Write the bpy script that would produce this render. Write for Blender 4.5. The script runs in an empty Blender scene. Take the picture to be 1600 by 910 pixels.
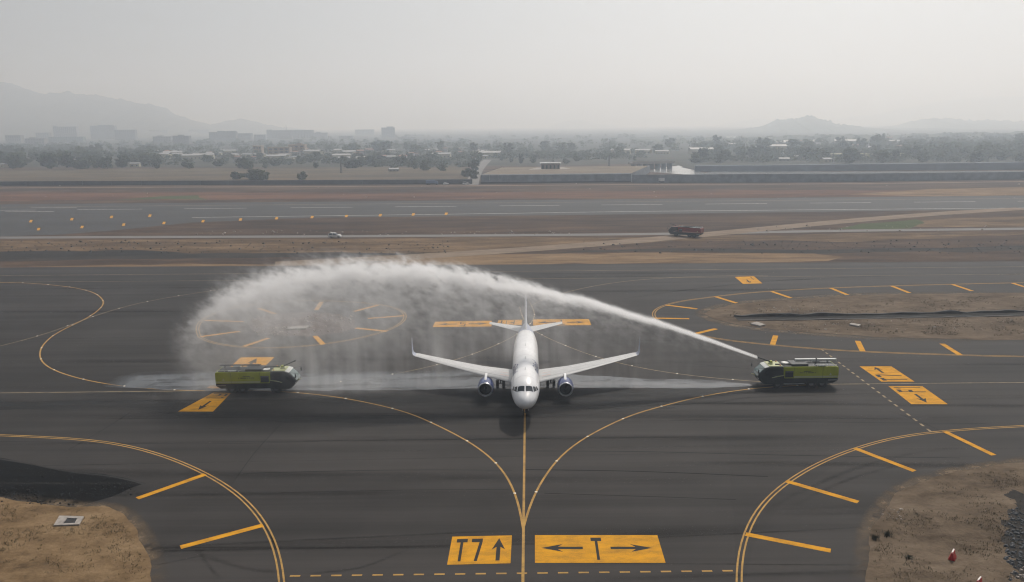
import bpy, bmesh, math, random
import numpy as np
from mathutils import Vector, Matrix, noise

R = math.radians
random.seed(7)
sc = bpy.context.scene
col = sc.collection

# ------------------------------------------------------------------ camera
FPX, H, PITCH, ROLL = 1275.0, 39.0, math.atan((455 - 194) / 1275.0), 0.0092
_f = Vector((0, math.cos(PITCH), -math.sin(PITCH)))
_u0 = Vector((0, math.sin(PITCH), math.cos(PITCH)))
_r0 = Vector((1, 0, 0))
_r = math.cos(ROLL) * _r0 - math.sin(ROLL) * _u0
_u = math.cos(ROLL) * _u0 + math.sin(ROLL) * _r0
cam = bpy.data.cameras.new('camera')
cam.sensor_width = 36.0
cam.lens = FPX / 1600 * 36
cam.clip_start, cam.clip_end = 1.0, 20000
camo = bpy.data.objects.new('camera', cam)
col.objects.link(camo)
m = Matrix.Identity(4)
for i in range(3):
    m[i][0], m[i][1], m[i][2] = _r[i], _u[i], -_f[i]
m[0][3], m[1][3], m[2][3] = 0, 0, H
camo.matrix_world = m
sc.camera = camo
CAMP = Vector((0, 0, H))

# ------------------------------------------------------------------ sky, sun, exposure
SUN_EL, SUN_AZ = 50.0, 27.0          # azimuth measured from +Y towards +X
w = bpy.data.worlds.new('World')
sc.world = w
w.use_nodes = True
nt = w.node_tree
nt.nodes.clear()
sky = nt.nodes.new('ShaderNodeTexSky')
sky.sky_type = 'NISHITA'
sky.sun_disc = False
sky.sun_elevation = R(SUN_EL)
sky.sun_rotation = R(SUN_AZ)
sky.altitude = 0
sky.air_density = 1.0
sky.dust_density = 4.0
sky.ozone_density = 1.0
hs = nt.nodes.new('ShaderNodeHueSaturation')
hs.inputs['Saturation'].default_value = 0.35
bg = nt.nodes.new('ShaderNodeBackground')
bg.inputs['Strength'].default_value = 0.080
wo = nt.nodes.new('ShaderNodeOutputWorld')
nt.links.new(sky.outputs[0], hs.inputs['Color'])
nt.links.new(hs.outputs[0], bg.inputs[0])
nt.links.new(bg.outputs[0], wo.inputs[0])
sun = bpy.data.lights.new('sun', 'SUN')
sun.energy = 2.8
sun.angle = R(1.2)
sun.color = (1.0, 0.965, 0.92)
suno = bpy.data.objects.new('sun', sun)
col.objects.link(suno)
sd = Vector((math.sin(R(SUN_AZ)) * math.cos(R(SUN_EL)), math.cos(R(SUN_AZ)) * math.cos(R(SUN_EL)), math.sin(R(SUN_EL))))
suno.rotation_euler = sd.to_track_quat('Z', 'Y').to_euler()
suno.location = (0, 0, 400)
vs = sc.view_settings
vs.view_transform = 'Standard'
vs.look = 'None'
vs.exposure = 0.0
vs.gamma = 1.0
vs.use_curve_mapping = False
sc.cycles.max_bounces = 12
sc.cycles.diffuse_bounces = 2
sc.cycles.glossy_bounces = 3
sc.cycles.transmission_bounces = 4
sc.cycles.transparent_max_bounces = 16
sc.cycles.volume_bounces = 7
sc.cycles.volume_step_rate = 1.0
sc.cycles.volume_max_steps = 256
sc.cycles.use_denoising = True
sc.cycles.filter_width = 1.15

# ------------------------------------------------------------------ pixel helpers
def ray(x, y):
    return (_f + _r * ((x - 800) / FPX) + _u * ((455 - y) / FPX)).normalized()
def g(x, y, z=0.0):
    d = ray(x, y)
    t = (z - H) / d.z
    return CAMP + d * t
def gy(x, y, Y):
    d = ray(x, y)
    return CAMP + d * (Y / d.y)

# ------------------------------------------------------------------ materials
def new_mat(name):
    mt = bpy.data.materials.new(name)
    mt.use_nodes = True
    n = mt.node_tree.nodes
    return mt, mt.node_tree, n['Principled BSDF']
def mat(name, c, rough=0.6, metal=0.0, var=0.0, scale=1.0, spec=0.5, coat=0.0):
    mt, t, b = new_mat(name)
    b.inputs['Roughness'].default_value = rough
    b.inputs['Metallic'].default_value = metal
    b.inputs['Specular IOR Level'].default_value = spec
    b.inputs['Coat Weight'].default_value = coat
    b.inputs['Base Color'].default_value = (*c, 1)
    if var > 0:
        co = t.nodes.new('ShaderNodeTexCoord')
        no = t.nodes.new('ShaderNodeTexNoise')
        no.inputs['Scale'].default_value = scale
        no.inputs['Detail'].default_value = 5
        t.links.new(co.outputs['Object'], no.inputs['Vector'])
        mr = t.nodes.new('ShaderNodeMapRange')
        mr.inputs[1].default_value, mr.inputs[2].default_value = 0.3, 0.7
        mr.inputs[3].default_value, mr.inputs[4].default_value = 1 - var, 1 + var
        t.links.new(no.outputs[0], mr.inputs[0])
        mx = t.nodes.new('ShaderNodeVectorMath')
        mx.operation = 'SCALE'
        mx.inputs[0].default_value = c
        t.links.new(mr.outputs[0], mx.inputs['Scale'])
        t.links.new(mx.outputs[0], b.inputs['Base Color'])
    return mt
def noise_node(t, vec, scale, detail=4, rough=0.55, sx=(1, 1, 1), rot=0.0):
    mp = t.nodes.new('ShaderNodeMapping')
    mp.inputs['Scale'].default_value = sx
    mp.inputs['Rotation'].default_value = (0, 0, rot)
    t.links.new(vec, mp.inputs[0])
    no = t.nodes.new('ShaderNodeTexNoise')
    no.inputs['Scale'].default_value = scale
    no.inputs['Detail'].default_value = detail
    no.inputs['Roughness'].default_value = rough
    t.links.new(mp.outputs[0], no.inputs['Vector'])
    return no.outputs[0]
def ramp(t, fac, stops):
    r = t.nodes.new('ShaderNodeValToRGB')
    e = r.color_ramp.elements
    while len(e) < len(stops):
        e.new(0.5)
    for k, (p, c) in enumerate(stops):
        e[k].position = p
        e[k].color = (*c, 1) if len(c) == 3 else c
    t.links.new(fac, r.inputs[0])
    return r.outputs[0]
def mathn(t, op, a, b=None, c=None, clamp=False):
    n = t.nodes.new('ShaderNodeMath')
    n.operation = op
    n.use_clamp = clamp
    for k, v in enumerate((a, b, c)):
        if v is None: continue
        if isinstance(v, (int, float)): n.inputs[k].default_value = v
        else: t.links.new(v, n.inputs[k])
    return n.outputs[0]
def mixc(t, fac, a, b, mode='MIX'):
    n = t.nodes.new('ShaderNodeMix')
    n.data_type = 'RGBA'
    n.blend_type = mode
    for k, v in ((0, fac), (6, a), (7, b)):
        if isinstance(v, (int, float)): n.inputs[k].default_value = v
        elif isinstance(v, tuple): n.inputs[k].default_value = (*v, 1)
        else: t.links.new(v, n.inputs[k])
    return n.outputs[2]
def pos(t):
    return t.nodes.new('ShaderNodeNewGeometry').outputs['Position']
def bump(t, b, h, strength, dist=0.05):
    n = t.nodes.new('ShaderNodeBump')
    n.inputs['Strength'].default_value = strength
    n.inputs['Distance'].default_value = dist
    t.links.new(h, n.inputs['Height'])
    t.links.new(n.outputs[0], b.inputs['Normal'])

def asphalt(name, base, tint=(1.08, 0.97, 0.90), streak=0.55, spec=0.2):
    mt, t, b = new_mat(name)
    p = pos(t)
    s1 = noise_node(t, p, 1.0, 6, 0.6, (0.012, 0.32, 1), R(0.6))
    s2 = noise_node(t, p, 1.0, 4, 0.5, (0.004, 0.07, 1), R(-0.5))
    s3 = noise_node(t, p, 0.055, 5, 0.6)
    s4 = noise_node(t, p, 7.0, 3, 0.6)
    s5 = noise_node(t, p, 1.0, 3, 0.65, (0.02, 1.6, 1), R(0.3))
    a = mathn(t, 'ADD', mathn(t, 'MULTIPLY', mathn(t, 'SUBTRACT', s1, 0.5), streak * 2.6), 1.0)
    a = mathn(t, 'ADD', a, mathn(t, 'MULTIPLY', mathn(t, 'SUBTRACT', s2, 0.5), streak * 2.0))
    a = mathn(t, 'ADD', a, mathn(t, 'MULTIPLY', mathn(t, 'SUBTRACT', s3, 0.5), streak * 1.9))
    a = mathn(t, 'ADD', a, mathn(t, 'MULTIPLY', mathn(t, 'SUBTRACT', s4, 0.5), 0.35))
    a = mathn(t, 'ADD', a, mathn(t, 'MULTIPLY', mathn(t, 'SUBTRACT', s5, 0.5), streak * 0.7))
    a = mathn(t, 'MAXIMUM', a, 0.35)
    v = t.nodes.new('ShaderNodeVectorMath'); v.operation = 'SCALE'
    v.inputs[0].default_value = tuple(base * k for k in tint)
    t.links.new(a, v.inputs['Scale'])
    t.links.new(v.outputs[0], b.inputs['Base Color'])
    b.inputs['Roughness'].default_value = 0.82
    b.inputs['Specular IOR Level'].default_value = spec
    bump(t, b, s4, 0.25, 0.02)
    return mt
def soil(name, c1, c2, c3, scale=0.12, stretch=(0.35, 1, 1), fine=1.8):
    mt, t, b = new_mat(name)
    p = pos(t)
    a = noise_node(t, p, scale, 7, 0.62, stretch)
    d = noise_node(t, p, fine, 5, 0.7)
    e = noise_node(t, p, scale * 4, 5, 0.65, stretch)
    k = mathn(t, 'ADD', mathn(t, 'MULTIPLY', a, 0.55), mathn(t, 'ADD', mathn(t, 'MULTIPLY', d, 0.2), mathn(t, 'MULTIPLY', e, 0.25)))
    c = ramp(t, k, [(0.36, c1), (0.5, c2), (0.64, c3)])
    t.links.new(c, b.inputs['Base Color'])
    b.inputs['Roughness'].default_value = 0.95
    b.inputs['Specular IOR Level'].default_value = 0.1
    bump(t, b, d, 0.6, 0.15)
    return mt
def paint(name, c, wear=0.25, under=(0.05, 0.047, 0.045)):
    mt, t, b = new_mat(name)
    p = pos(t)
    a = noise_node(t, p, 0.9, 6, 0.7, (0.5, 1, 1))
    d = noise_node(t, p, 9.0, 3, 0.7)
    k = mathn(t, 'ADD', mathn(t, 'MULTIPLY', a, 0.7), mathn(t, 'MULTIPLY', d, 0.3))
    fac = ramp(t, k, [(0.30, (wear * 1.6,) * 3), (0.52, (wear * 0.45,) * 3), (0.7, (0, 0, 0))])
    cc = mixc(t, a, tuple(x * 0.86 for x in c), tuple(min(1, x * 1.14) for x in c))
    t.links.new(mixc(t, fac, cc, under), b.inputs['Base Color'])
    b.inputs['Roughness'].default_value = 0.8
    b.inputs['Specular IOR Level'].default_value = 0.1
    return mt

M = {}
M['apron'] = asphalt('apron_asphalt', 0.031)
M['apron_light'] = asphalt('older_asphalt', 0.0345)
M['runway'] = asphalt('runway_asphalt', 0.055, (1.0, 0.99, 0.97), 0.22)
M['fresh'] = asphalt('fresh_asphalt', 0.008, (0.95, 1.0, 1.04), 0.6, 0.04)
M['service'] = asphalt('service_road', 0.17, (1.0, 0.95, 0.90), 0.2)
M['dirtroad'] = soil('dirt_road', (0.16, 0.12, 0.09), (0.22, 0.17, 0.125), (0.28, 0.215, 0.16), 0.2)
M['ground'] = soil('dry_field', (0.03, 0.023, 0.019), (0.07, 0.047, 0.034), (0.13, 0.085, 0.054), 0.035, (0.25, 1, 1), 0.9)
M['redsoil'] = soil('red_soil', (0.055, 0.032, 0.024), (0.12, 0.062, 0.04), (0.18, 0.10, 0.06), 0.04, (0.2, 1, 1), 0.7)
M['tan'] = soil('tan_soil', (0.10, 0.065, 0.038), (0.19, 0.125, 0.07), (0.27, 0.185, 0.11), 0.09, (0.3, 1, 1), 1.2)
M['scrub'] = soil('dry_scrub', (0.04, 0.028, 0.019), (0.115, 0.076, 0.044), (0.23, 0.155, 0.09), 0.08, (0.25, 1, 1), 1.2)
M['scrubland'] = soil('olive_scrubland', (0.05, 0.042, 0.03), (0.10, 0.078, 0.05), (0.15, 0.112, 0.07), 0.03, (0.25, 1, 1), .6)
M['plain'] = soil('olive_plain', (0.03, 0.034, 0.027), (0.05, 0.052, 0.040), (0.085, 0.078, 0.06), 0.02, (0.3, 1, 1), .3)
M['dark'] = soil('dark_soil', (0.022, 0.021, 0.02), (0.035, 0.032, 0.029), (0.06, 0.05, 0.042), 0.08, (0.2, 1, 1), 1.0)
M['green'] = soil('green_grass', (0.045, 0.062, 0.026), (0.062, 0.082, 0.032), (0.085, 0.09, 0.042), 0.1, (0.3, 1, 1), 1.0)
M['island'] = soil('island_earth', (0.09, 0.058, 0.03), (0.19, 0.125, 0.066), (0.28, 0.195, 0.11), 0.16, (0.6, 1, 1), 2.2)
M['island_r'] = soil('grey_earth', (0.06, 0.043, 0.028), (0.125, 0.092, 0.062), (0.19, 0.145, 0.102), 0.16, (0.6, 1, 1), 2.2)
M['island_red'] = soil('rubble_earth', (0.06, 0.045, 0.04), (0.11, 0.082, 0.07), (0.19, 0.15, 0.13), 0.35, (0.6, 1, 1), 2.2)
M['yellow'] = paint('yellow_paint', (0.72, 0.34, 0.014), 0.38)
M['yellow_line'] = paint('yellow_line_paint', (0.52, 0.31, 0.09), 0.4)
M['pale_line'] = paint('pale_line_paint', (0.42, 0.33, 0.20), 0.6)
M['white_line'] = paint('white_line_paint', (0.62, 0.6, 0.56), 0.4)
M['black_paint'] = paint('black_paint', (0.035, 0.034, 0.033), 0.0)
M['concrete'] = mat('concrete', (0.32, 0.29, 0.26), 0.9, var=0.25, scale=2.0)
M['grate'] = mat('grate_iron', (0.04, 0.04, 0.042), 0.6, 0.3)

# ------------------------------------------------------------------ mesh helpers
def tag(o, label=None, cat=None, group=None, kind=None):
    if label: o['label'] = label
    if cat: o['category'] = cat
    if group: o['group'] = group
    if kind: o['kind'] = kind
    return o
def obj(name, verts, faces, mt, parent=None, smooth=False, loc=None):
    me = bpy.data.meshes.new(name)
    me.from_pydata([tuple(v) for v in verts], [], faces)
    if mt: me.materials.append(M[mt] if isinstance(mt, str) else mt)
    if smooth: me.polygons.foreach_set('use_smooth', [True] * len(me.polygons))
    me.update()
    o = bpy.data.objects.new(name, me)
    col.objects.link(o)
    if parent: o.parent = parent
    if loc: o.location = loc
    return o
def empty(name, loc=(0, 0, 0), rz=0.0):
    o = bpy.data.objects.new(name, None)
    o.empty_display_size = 0.5
    col.objects.link(o)
    o.location = loc
    o.rotation_euler = (0, 0, rz)
    return o
def copy_tree(o, parent=None):
    c = o.copy()
    col.objects.link(c)
    c.parent = parent
    for ch in list(o.children): copy_tree(ch, c)
    return c
class MB:
    def __init__(s): s.v, s.f = [], []
    def add(s, vs_, fs_):
        n = len(s.v)
        s.v += [tuple(v) for v in vs_]
        s.f += [tuple(i + n for i in f) for f in fs_]
        return s
    def box(s, x0, x1, y0, y1, z0, z1):
        return s.add([(x0, y0, z0), (x1, y0, z0), (x1, y1, z0), (x0, y1, z0), (x0, y0, z1), (x1, y0, z1), (x1, y1, z1), (x0, y1, z1)],
                     [(0, 3, 2, 1), (4, 5, 6, 7), (0, 1, 5, 4), (1, 2, 6, 5), (2, 3, 7, 6), (3, 0, 4, 7)])
    def bar(s, a, b, r, n=6, r2=None):
        a, b = Vector(a), Vector(b)
        d = (b - a).normalized()
        x = d.orthogonal().normalized()
        y = d.cross(x)
        r2 = r if r2 is None else r2
        vs_ = []
        for p, rr in ((a, r), (b, r2)):
            for k in range(n):
                an = 2 * math.pi * k / n
                vs_.append(p + x * (rr * math.cos(an)) + y * (rr * math.sin(an)))
        fs_ = [(k, (k + 1) % n, n + (k + 1) % n, n + k) for k in range(n)] + [tuple(range(n))[::-1], tuple(range(n, 2 * n))]
        return s.add(vs_, fs_)
    def loft(s, rings, cap=True, closed=True):
        n = len(rings[0])
        vs_ = [p for r in rings for p in r]
        fs_ = []
        for a in range(len(rings) - 1):
            for k in range(n if closed else n - 1):
                k2 = (k + 1) % n
                fs_.append((a * n + k, a * n + k2, (a + 1) * n + k2, (a + 1) * n + k))
        if cap:
            fs_.append(tuple(range(n))[::-1])
            fs_.append(tuple(range((len(rings) - 1) * n, len(rings) * n)))
        return s.add(vs_, fs_)
    def lathe(s, prof, n=24, axis='y', c=(0, 0, 0)):
        rings = []
        for (t_, r) in prof:
            ring = []
            for k in range(n):
                an = 2 * math.pi * k / n
                if axis == 'y': ring.append((c[0] + r * math.cos(an), c[1] + t_, c[2] + r * math.sin(an)))
                elif axis == 'x': ring.append((c[0] + t_, c[1] + r * math.cos(an), c[2] + r * math.sin(an)))
                else: ring.append((c[0] + r * math.cos(an), c[1] + r * math.sin(an), c[2] + t_))
            rings.append(ring)
        return s.loft(rings, cap=False)
    def prism(s, prof, y0, y1):           # side profile (x, z) extruded in y
        n = len(prof)
        vs_ = [(x, y0, z) for x, z in prof] + [(x, y1, z) for x, z in prof]
        fs_ = [(k, (k + 1) % n, n + (k + 1) % n, n + k) for k in range(n)] + [tuple(range(n))[::-1], tuple(range(n, 2 * n))]
        return s.add(vs_, fs_)
    def build(s, name, mt, parent=None, smooth=False, bevel=0.0, fix=True, angle=40):
        me = bpy.data.meshes.new(name)
        me.from_pydata(s.v, [], s.f)
        bm = bmesh.new()
        bm.from_mesh(me)
        if fix: bmesh.ops.recalc_face_normals(bm, faces=bm.faces)
        if bevel > 0:
            ed = [e for e in bm.edges if len(e.link_faces) == 2 and e.calc_face_angle(0) > R(30)]
            bmesh.ops.bevel(bm, geom=ed, offset=bevel, segments=2, affect='EDGES', clamp_overlap=True)
        bm.to_mesh(me)
        bm.free()
        me.materials.append(M[mt] if isinstance(mt, str) else mt)
        if smooth:
            me.polygons.foreach_set('use_smooth', [True] * len(me.polygons))
            me.set_sharp_from_angle(angle=R(angle))
        me.update()
        o = bpy.data.objects.new(name, me)
        col.objects.link(o)
        if parent: o.parent = parent
        return o

def smooth_line(P, step=1.0):
    """Catmull-Rom through ground points, resampled."""
    out = []
    n = len(P)
    for i in range(n - 1):
        p0, p1, p2, p3 = P[max(i - 1, 0)], P[i], P[i + 1], P[min(i + 2, n - 1)]
        k = max(1, min(60, int((p2 - p1).length / step)))
        for j in range(k):
            t_ = j / k
            out.append(0.5 * ((2 * p1) + (p2 - p0) * t_ + (2 * p0 - 5 * p1 + 4 * p2 - p3) * t_ ** 2 + (3 * p1 - p0 - 3 * p2 + p3) * t_ ** 3))
    out.append(P[-1])
    return out
def relax(P, it=25):
    P = [p.copy() for p in P]
    for _ in range(it):
        Q = [p.copy() for p in P]
        for i in range(1, len(P) - 1):
            Q[i] = P[i] * 0.5 + (P[i - 1] + P[i + 1]) * 0.25
        P = Q
    return P
def ribbon(name, P, width, z, mt, offset=0.0, parent=None):
    L, Rr = [], []
    n = len(P)
    for i in range(n):
        d = (P[min(i + 1, n - 1)] - P[max(i - 1, 0)])
        d.z = 0
        if d.length < 1e-6: d = Vector((1, 0, 0))
        d.normalize()
        nr = Vector((-d.y, d.x, 0))
        c = P[i] + nr * offset
        a, b = c + nr * width / 2, c - nr * width / 2
        L.append((a.x, a.y, z)); Rr.append((b.x, b.y, z))
    o = obj(name, L + Rr, [(n + i, n + i + 1, i + 1, i) for i in range(n - 1)], mt, parent)
    uvl = o.data.uv_layers.new(name='UVMap')
    for lp_ in o.data.loops:
        vi = lp_.vertex_index
        uvl.data[lp_.index].uv = ((vi % n) / max(1, n - 1), 1.0 if vi < n else 0.0)
    return o
def gline(pts): return [g(*p) for p in pts]
def patch(name, P, z, mt, jit=0.0, step=2.0, label=None, dome=0.0, kind='structure', freq=0.15):
    """closed ground polygon with an irregular edge, triangulated."""
    Q = []
    n = len(P)
    for i in range(n):
        a, b = P[i], P[(i + 1) % n]
        k = max(1, min(90, int((b - a).length / step)))
        for j in range(k):
            p = a.lerp(b, j / k)
            if jit:
                q = Vector((p.x * freq, p.y * freq, z * 50))
                p = p + Vector((noise.fractal(q, 0.8, 2.0, 4), noise.fractal(q + Vector((31, 7, 3)), 0.8, 2.0, 4), 0)) * jit
            Q.append(p)
    bm = bmesh.new()
    vs_ = [bm.verts.new((p.x, p.y, z)) for p in Q]
    es = [bm.edges.new((vs_[i], vs_[(i + 1) % len(vs_)])) for i in range(len(vs_))]
    bmesh.ops.triangle_fill(bm, use_beauty=True, use_dissolve=False, edges=es)
    for f in bm.faces:
        if f.normal.z < 0: f.normal_flip()
    me = bpy.data.meshes.new(name)
    bm.to_mesh(me); bm.free()
    me.materials.append(M[mt])
    o = bpy.data.objects.new(name, me)
    col.objects.link(o)
    tag(o, label, None, None, kind)
    return o
def ppatch(name, pts, z, mt, **k): return patch(name, [g(*p) for p in pts], z, mt, **k)

# ------------------------------------------------------------------ ground and pavement
GX, GY0, GY1 = 6500, -150, 9200
tag(obj('ground', [(-GX, GY0, -0.04), (GX, GY0, -0.04), (GX, GY1, -0.04), (-GX, GY1, -0.04)], [(0, 1, 2, 3)], 'ground'),
    'dry brown airfield ground reaching to the hazy hills', kind='structure')

# strips of differently coloured earth
ppatch('red_soil_strip', [(-350, 318), (0, 314), (600, 312), (1000, 310), (1500, 306), (2000, 301), (2000, 290), (1500, 296), (1000, 299), (500, 301), (0, 301), (-350, 303)], -0.034, 'redsoil', jit=6, step=20, freq=0.02, label='reddish soil strip beyond the runway')
ppatch('tan_field', [(1320, 304), (1450, 307), (2000, 303), (2000, 290), (1600, 293), (1450, 295)], -0.030, 'tan', jit=5, step=15, freq=0.02, label='tan bare field beyond the runway')
ppatch('tan_field', [(180, 312), (330, 312), (310, 306), (250, 307)], -0.030, 'green', jit=5, step=12, freq=0.03, label='faint green patch beyond the runway')
ppatch('scrub_strip', [(-300, 408), (0, 402), (350, 397), (700, 399), (1060, 376), (1300, 378), (1600, 366), (2000, 362), (2000, 357), (1600, 362), (1000, 369), (500, 373), (90, 374), (0, 377), (-300, 382)], -0.034, 'scrub', jit=4, step=8, freq=0.04, label='dry scrub beside the service road')
ppatch('dark_strip', [(-300, 412), (0, 408), (300, 404), (560, 400), (690, 398), (520, 394), (300, 396), (180, 391), (0, 392), (-300, 397)], -0.030, 'dark', jit=3, step=6, freq=0.05, label='dark burnt soil strip left of the dirt track')
ppatch('dark_strip', [(830, 398), (1000, 392), (1300, 396), (1600, 392), (2000, 389), (2000, 381), (1600, 385), (1300, 390), (1060, 388), (960, 390)], -0.030, 'dark', jit=3, step=6, freq=0.05, label='dark soil strip right of the dirt track')
ppatch('tan_verge', [(-300, 421), (0, 416), (400, 413), (560, 412), (660, 404), (760, 397), (1000, 395), (1270, 397), (1310, 402), (1280, 408), (1000, 412), (500, 416.5)] , -0.026, 'tan', jit=2.5, step=6, freq=0.06, label='tan verge along the taxiway edge')
ppatch('green_verge', [(1310, 356), (1600, 354), (2000, 349), (2000, 335), (1600, 338), (1470, 342), (1400, 347)], -0.030, 'scrub', jit=3, step=8, freq=0.05, label='scrubby wedge between service road and track')
ppatch('green_grass_patch', [(1310, 358), (1430, 358), (1446, 349), (1430, 343), (1400, 346), (1360, 350), (1316, 354)], -0.024, 'green', jit=3, step=5, freq=0.05, label='green grass patch beside the dirt track')
ppatch('scrubland', [(-300, 286), (0, 284), (400, 283), (735, 282), (735, 262), (500, 262), (250, 264), (0, 266), (-300, 268)], -0.034, 'scrubland', jit=8, step=15, freq=.02, label='olive brown scrubland behind the low wall')
ppatch('far_plain', [(-500, 262), (740, 261), (1000, 256), (1090, 263), (1600, 262), (2100, 258), (2100, 200), (-500, 215)], -0.037, 'plain', jit=10, step=60, freq=.01, label='hazy olive plain under the town and woods')
# runway with the exit widening on the left
ppatch('runway', [(-500, 323.5), (0, 319.5), (800, 313), (1600, 306), (2200, 301), (2200, 321), (1600, 327), (870, 336.5), (480, 340.5), (300, 348), (180, 360), (90, 367), (0, 369.5), (-500, 376)], -0.022, 'runway', step=40, label='long grey runway crossing the airfield')
ppatch('dark_wedge', [(215, 367.5), (330, 367), (700, 365), (1040, 361), (1150, 358), (1060, 346), (870, 339.5), (500, 344), (300, 354), (190, 363)], -0.031, 'ground', jit=1.0, step=10, label='dark earth wedge between runway and service road')
ribbon('service_road', smooth_line(gline([(-400, 375), (0, 371.5), (500, 369.5), (1000, 366), (1300, 361), (1600, 357.5), (2100, 351)]), 20), 6.0, -0.018, 'service')
bpy.data.objects['service_road']['label'] = 'narrow grey service road parallel to the runway'
bpy.data.objects['service_road']['kind'] = 'structure'
o = ribbon('dirt_track', relax(smooth_line(gline([(430, 413), (600, 404), (700, 400), (800, 392), (900, 384.5), (1000, 376), (1060, 371), (1150, 362), (1250, 352), (1350, 343), (1500, 331), (1600, 326)]), 8), 20), 9.5, -0.014, 'dirtroad')
tag(o, 'pale dirt track running diagonally up to the runway', kind='structure')
# runway paint
o = ribbon('runway_edge_line', smooth_line(gline([(300, 340), (500, 337.5), (800, 333.5), (1000, 330.5), (1600, 325), (2100, 320)]), 20), 0.9, -0.018, 'white_line'); tag(o, 'thin white line along the near runway edge', kind='structure')
o = ribbon('runway_edge_line', smooth_line(gline([(-300, 327), (0, 324), (800, 317), (1600, 310), (2000, 306)]), 20), 0.7, -0.018, 'pale_line'); tag(o, 'thin pale line along the far runway edge', kind='structure')
cl = empty('runway_centreline', g(800, 323)); tag(cl, 'dashed white centreline stripes of the runway', kind='structure')
for (x0, x1) in [(-45, 56), (121, 222), (288, 385), (454, 551), (617, 713), (780, 874), (940, 1035), (1102, 1198), (1265, 1361), (1428, 1524), (1590, 1690)]:
    yy = lambda x: 327.4 - (x - 170) * 0.0090
    P = [g(x0, yy(x0)), g(x1, yy(x1))]
    o = ribbon('stripe', P, 0.9, -0.017, 'white_line'); o.parent = cl
    o.matrix_parent_inverse = Matrix.Translation(-cl.location)
for (x0, x1, y_) in [(8, 84, 331), (48, 120, 325)]:
    o = ribbon('stripe', [g(x0, y_), g(x1, y_ - .4)], 0.9, -0.017, 'white_line'); o.parent = cl
    o.matrix_parent_inverse = Matrix.Translation(-cl.location)
# yellow taxi exit marks
for k, (x, y) in enumerate([(48, 345.6), (112, 342.5), (174, 339), (234, 337), (60, 358), (128, 354.7), (193, 351), (256, 348.4), (317, 345.6), (375.6, 343), (432, 341), (487.5, 339.2), (541, 337.6), (594, 336.2), (645.6, 335), (697, 334)]):
    a = [g(x - 2.6, y + 2.0), g(x + 1.6, y + 2.0), g(x + 3.0, y - 1.6), g(x - 1.2, y - 1.6)]
    o = obj('exit_mark', [(p.x, p.y, -0.016) for p in a], [(0, 1, 2, 3)], 'yellow')
    tag(o, 'small yellow painted patch along the runway exit', 'marking', 'yellow patches along the runway exit', 'structure')

# the apron
A = [g(-700, 423), g(0, 418), g(800, 413.5), g(1600, 408.5), g(2300, 404)]
apron = patch('taxiway_apron', A + [Vector((170, 150, 0)), Vector((170, -60, 0)), Vector((-170, -60, 0)), Vector((-170, 150, 0))], 0.0, 'apron', step=500, label='wide dark asphalt taxiway apron under the aircraft')
# resurfaced lanes
ppatch('asphalt_lane', [(442, 656), (1135, 652), (1150, 905), (452, 912), (415, 812), (362, 760)], 0.004, 'apron_light', jit=0.25, step=2, label='slightly paler asphalt lane under the nose of the aircraft')
ppatch('asphalt_lane', [(880, 420), (1700, 416), (1900, 434), (1700, 440), (1250, 446), (1100, 452), (1010, 470), (880, 474)], 0.004, 'apron_light', jit=0.4, step=4, label='paler asphalt lane along the far taxiway')
ppatch('asphalt_lane', [(215, 782), (325, 742), (350, 756), (432, 845), (447, 930), (240, 930), (236, 880), (215, 820), (165, 775)], 0.004, 'apron_light', jit=0.3, step=2, label='grey shoulder asphalt beside the left earth island')
ppatch('asphalt_lane', [(1500, 676), (1380, 702), (1290, 735), (1225, 785), (1175, 850), (1160, 930), (1345, 930), (1352, 850), (1375, 790), (1430, 750), (1600, 716), (1700, 700), (1700, 676)], 0.004, 'apron_light', jit=0.3, step=2, label='grey shoulder asphalt beside the right earth island')
ppatch('fresh_asphalt', [(-260, 688), (0, 717), (60, 727), (110, 738), (160, 742), (195, 748), (226, 757), (205, 765), (180, 776), (130, 790), (95, 789), (40, 783), (0, 775), (-260, 745)], 0.008, 'fresh', jit=0.3, step=0.7, label='black fresh asphalt wedge beside the earth island')
o = ribbon('fresh_asphalt_rim', relax(smooth_line(gline([(-100, 704), (0, 717.5), (60, 727.5), (110, 738), (160, 742.5), (195, 748.5), (228, 757.5)]), 1), 3), 0.28, 0.0085, 'black_paint'); tag(o, 'black raised lip along the fresh asphalt', kind='structure')
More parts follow.
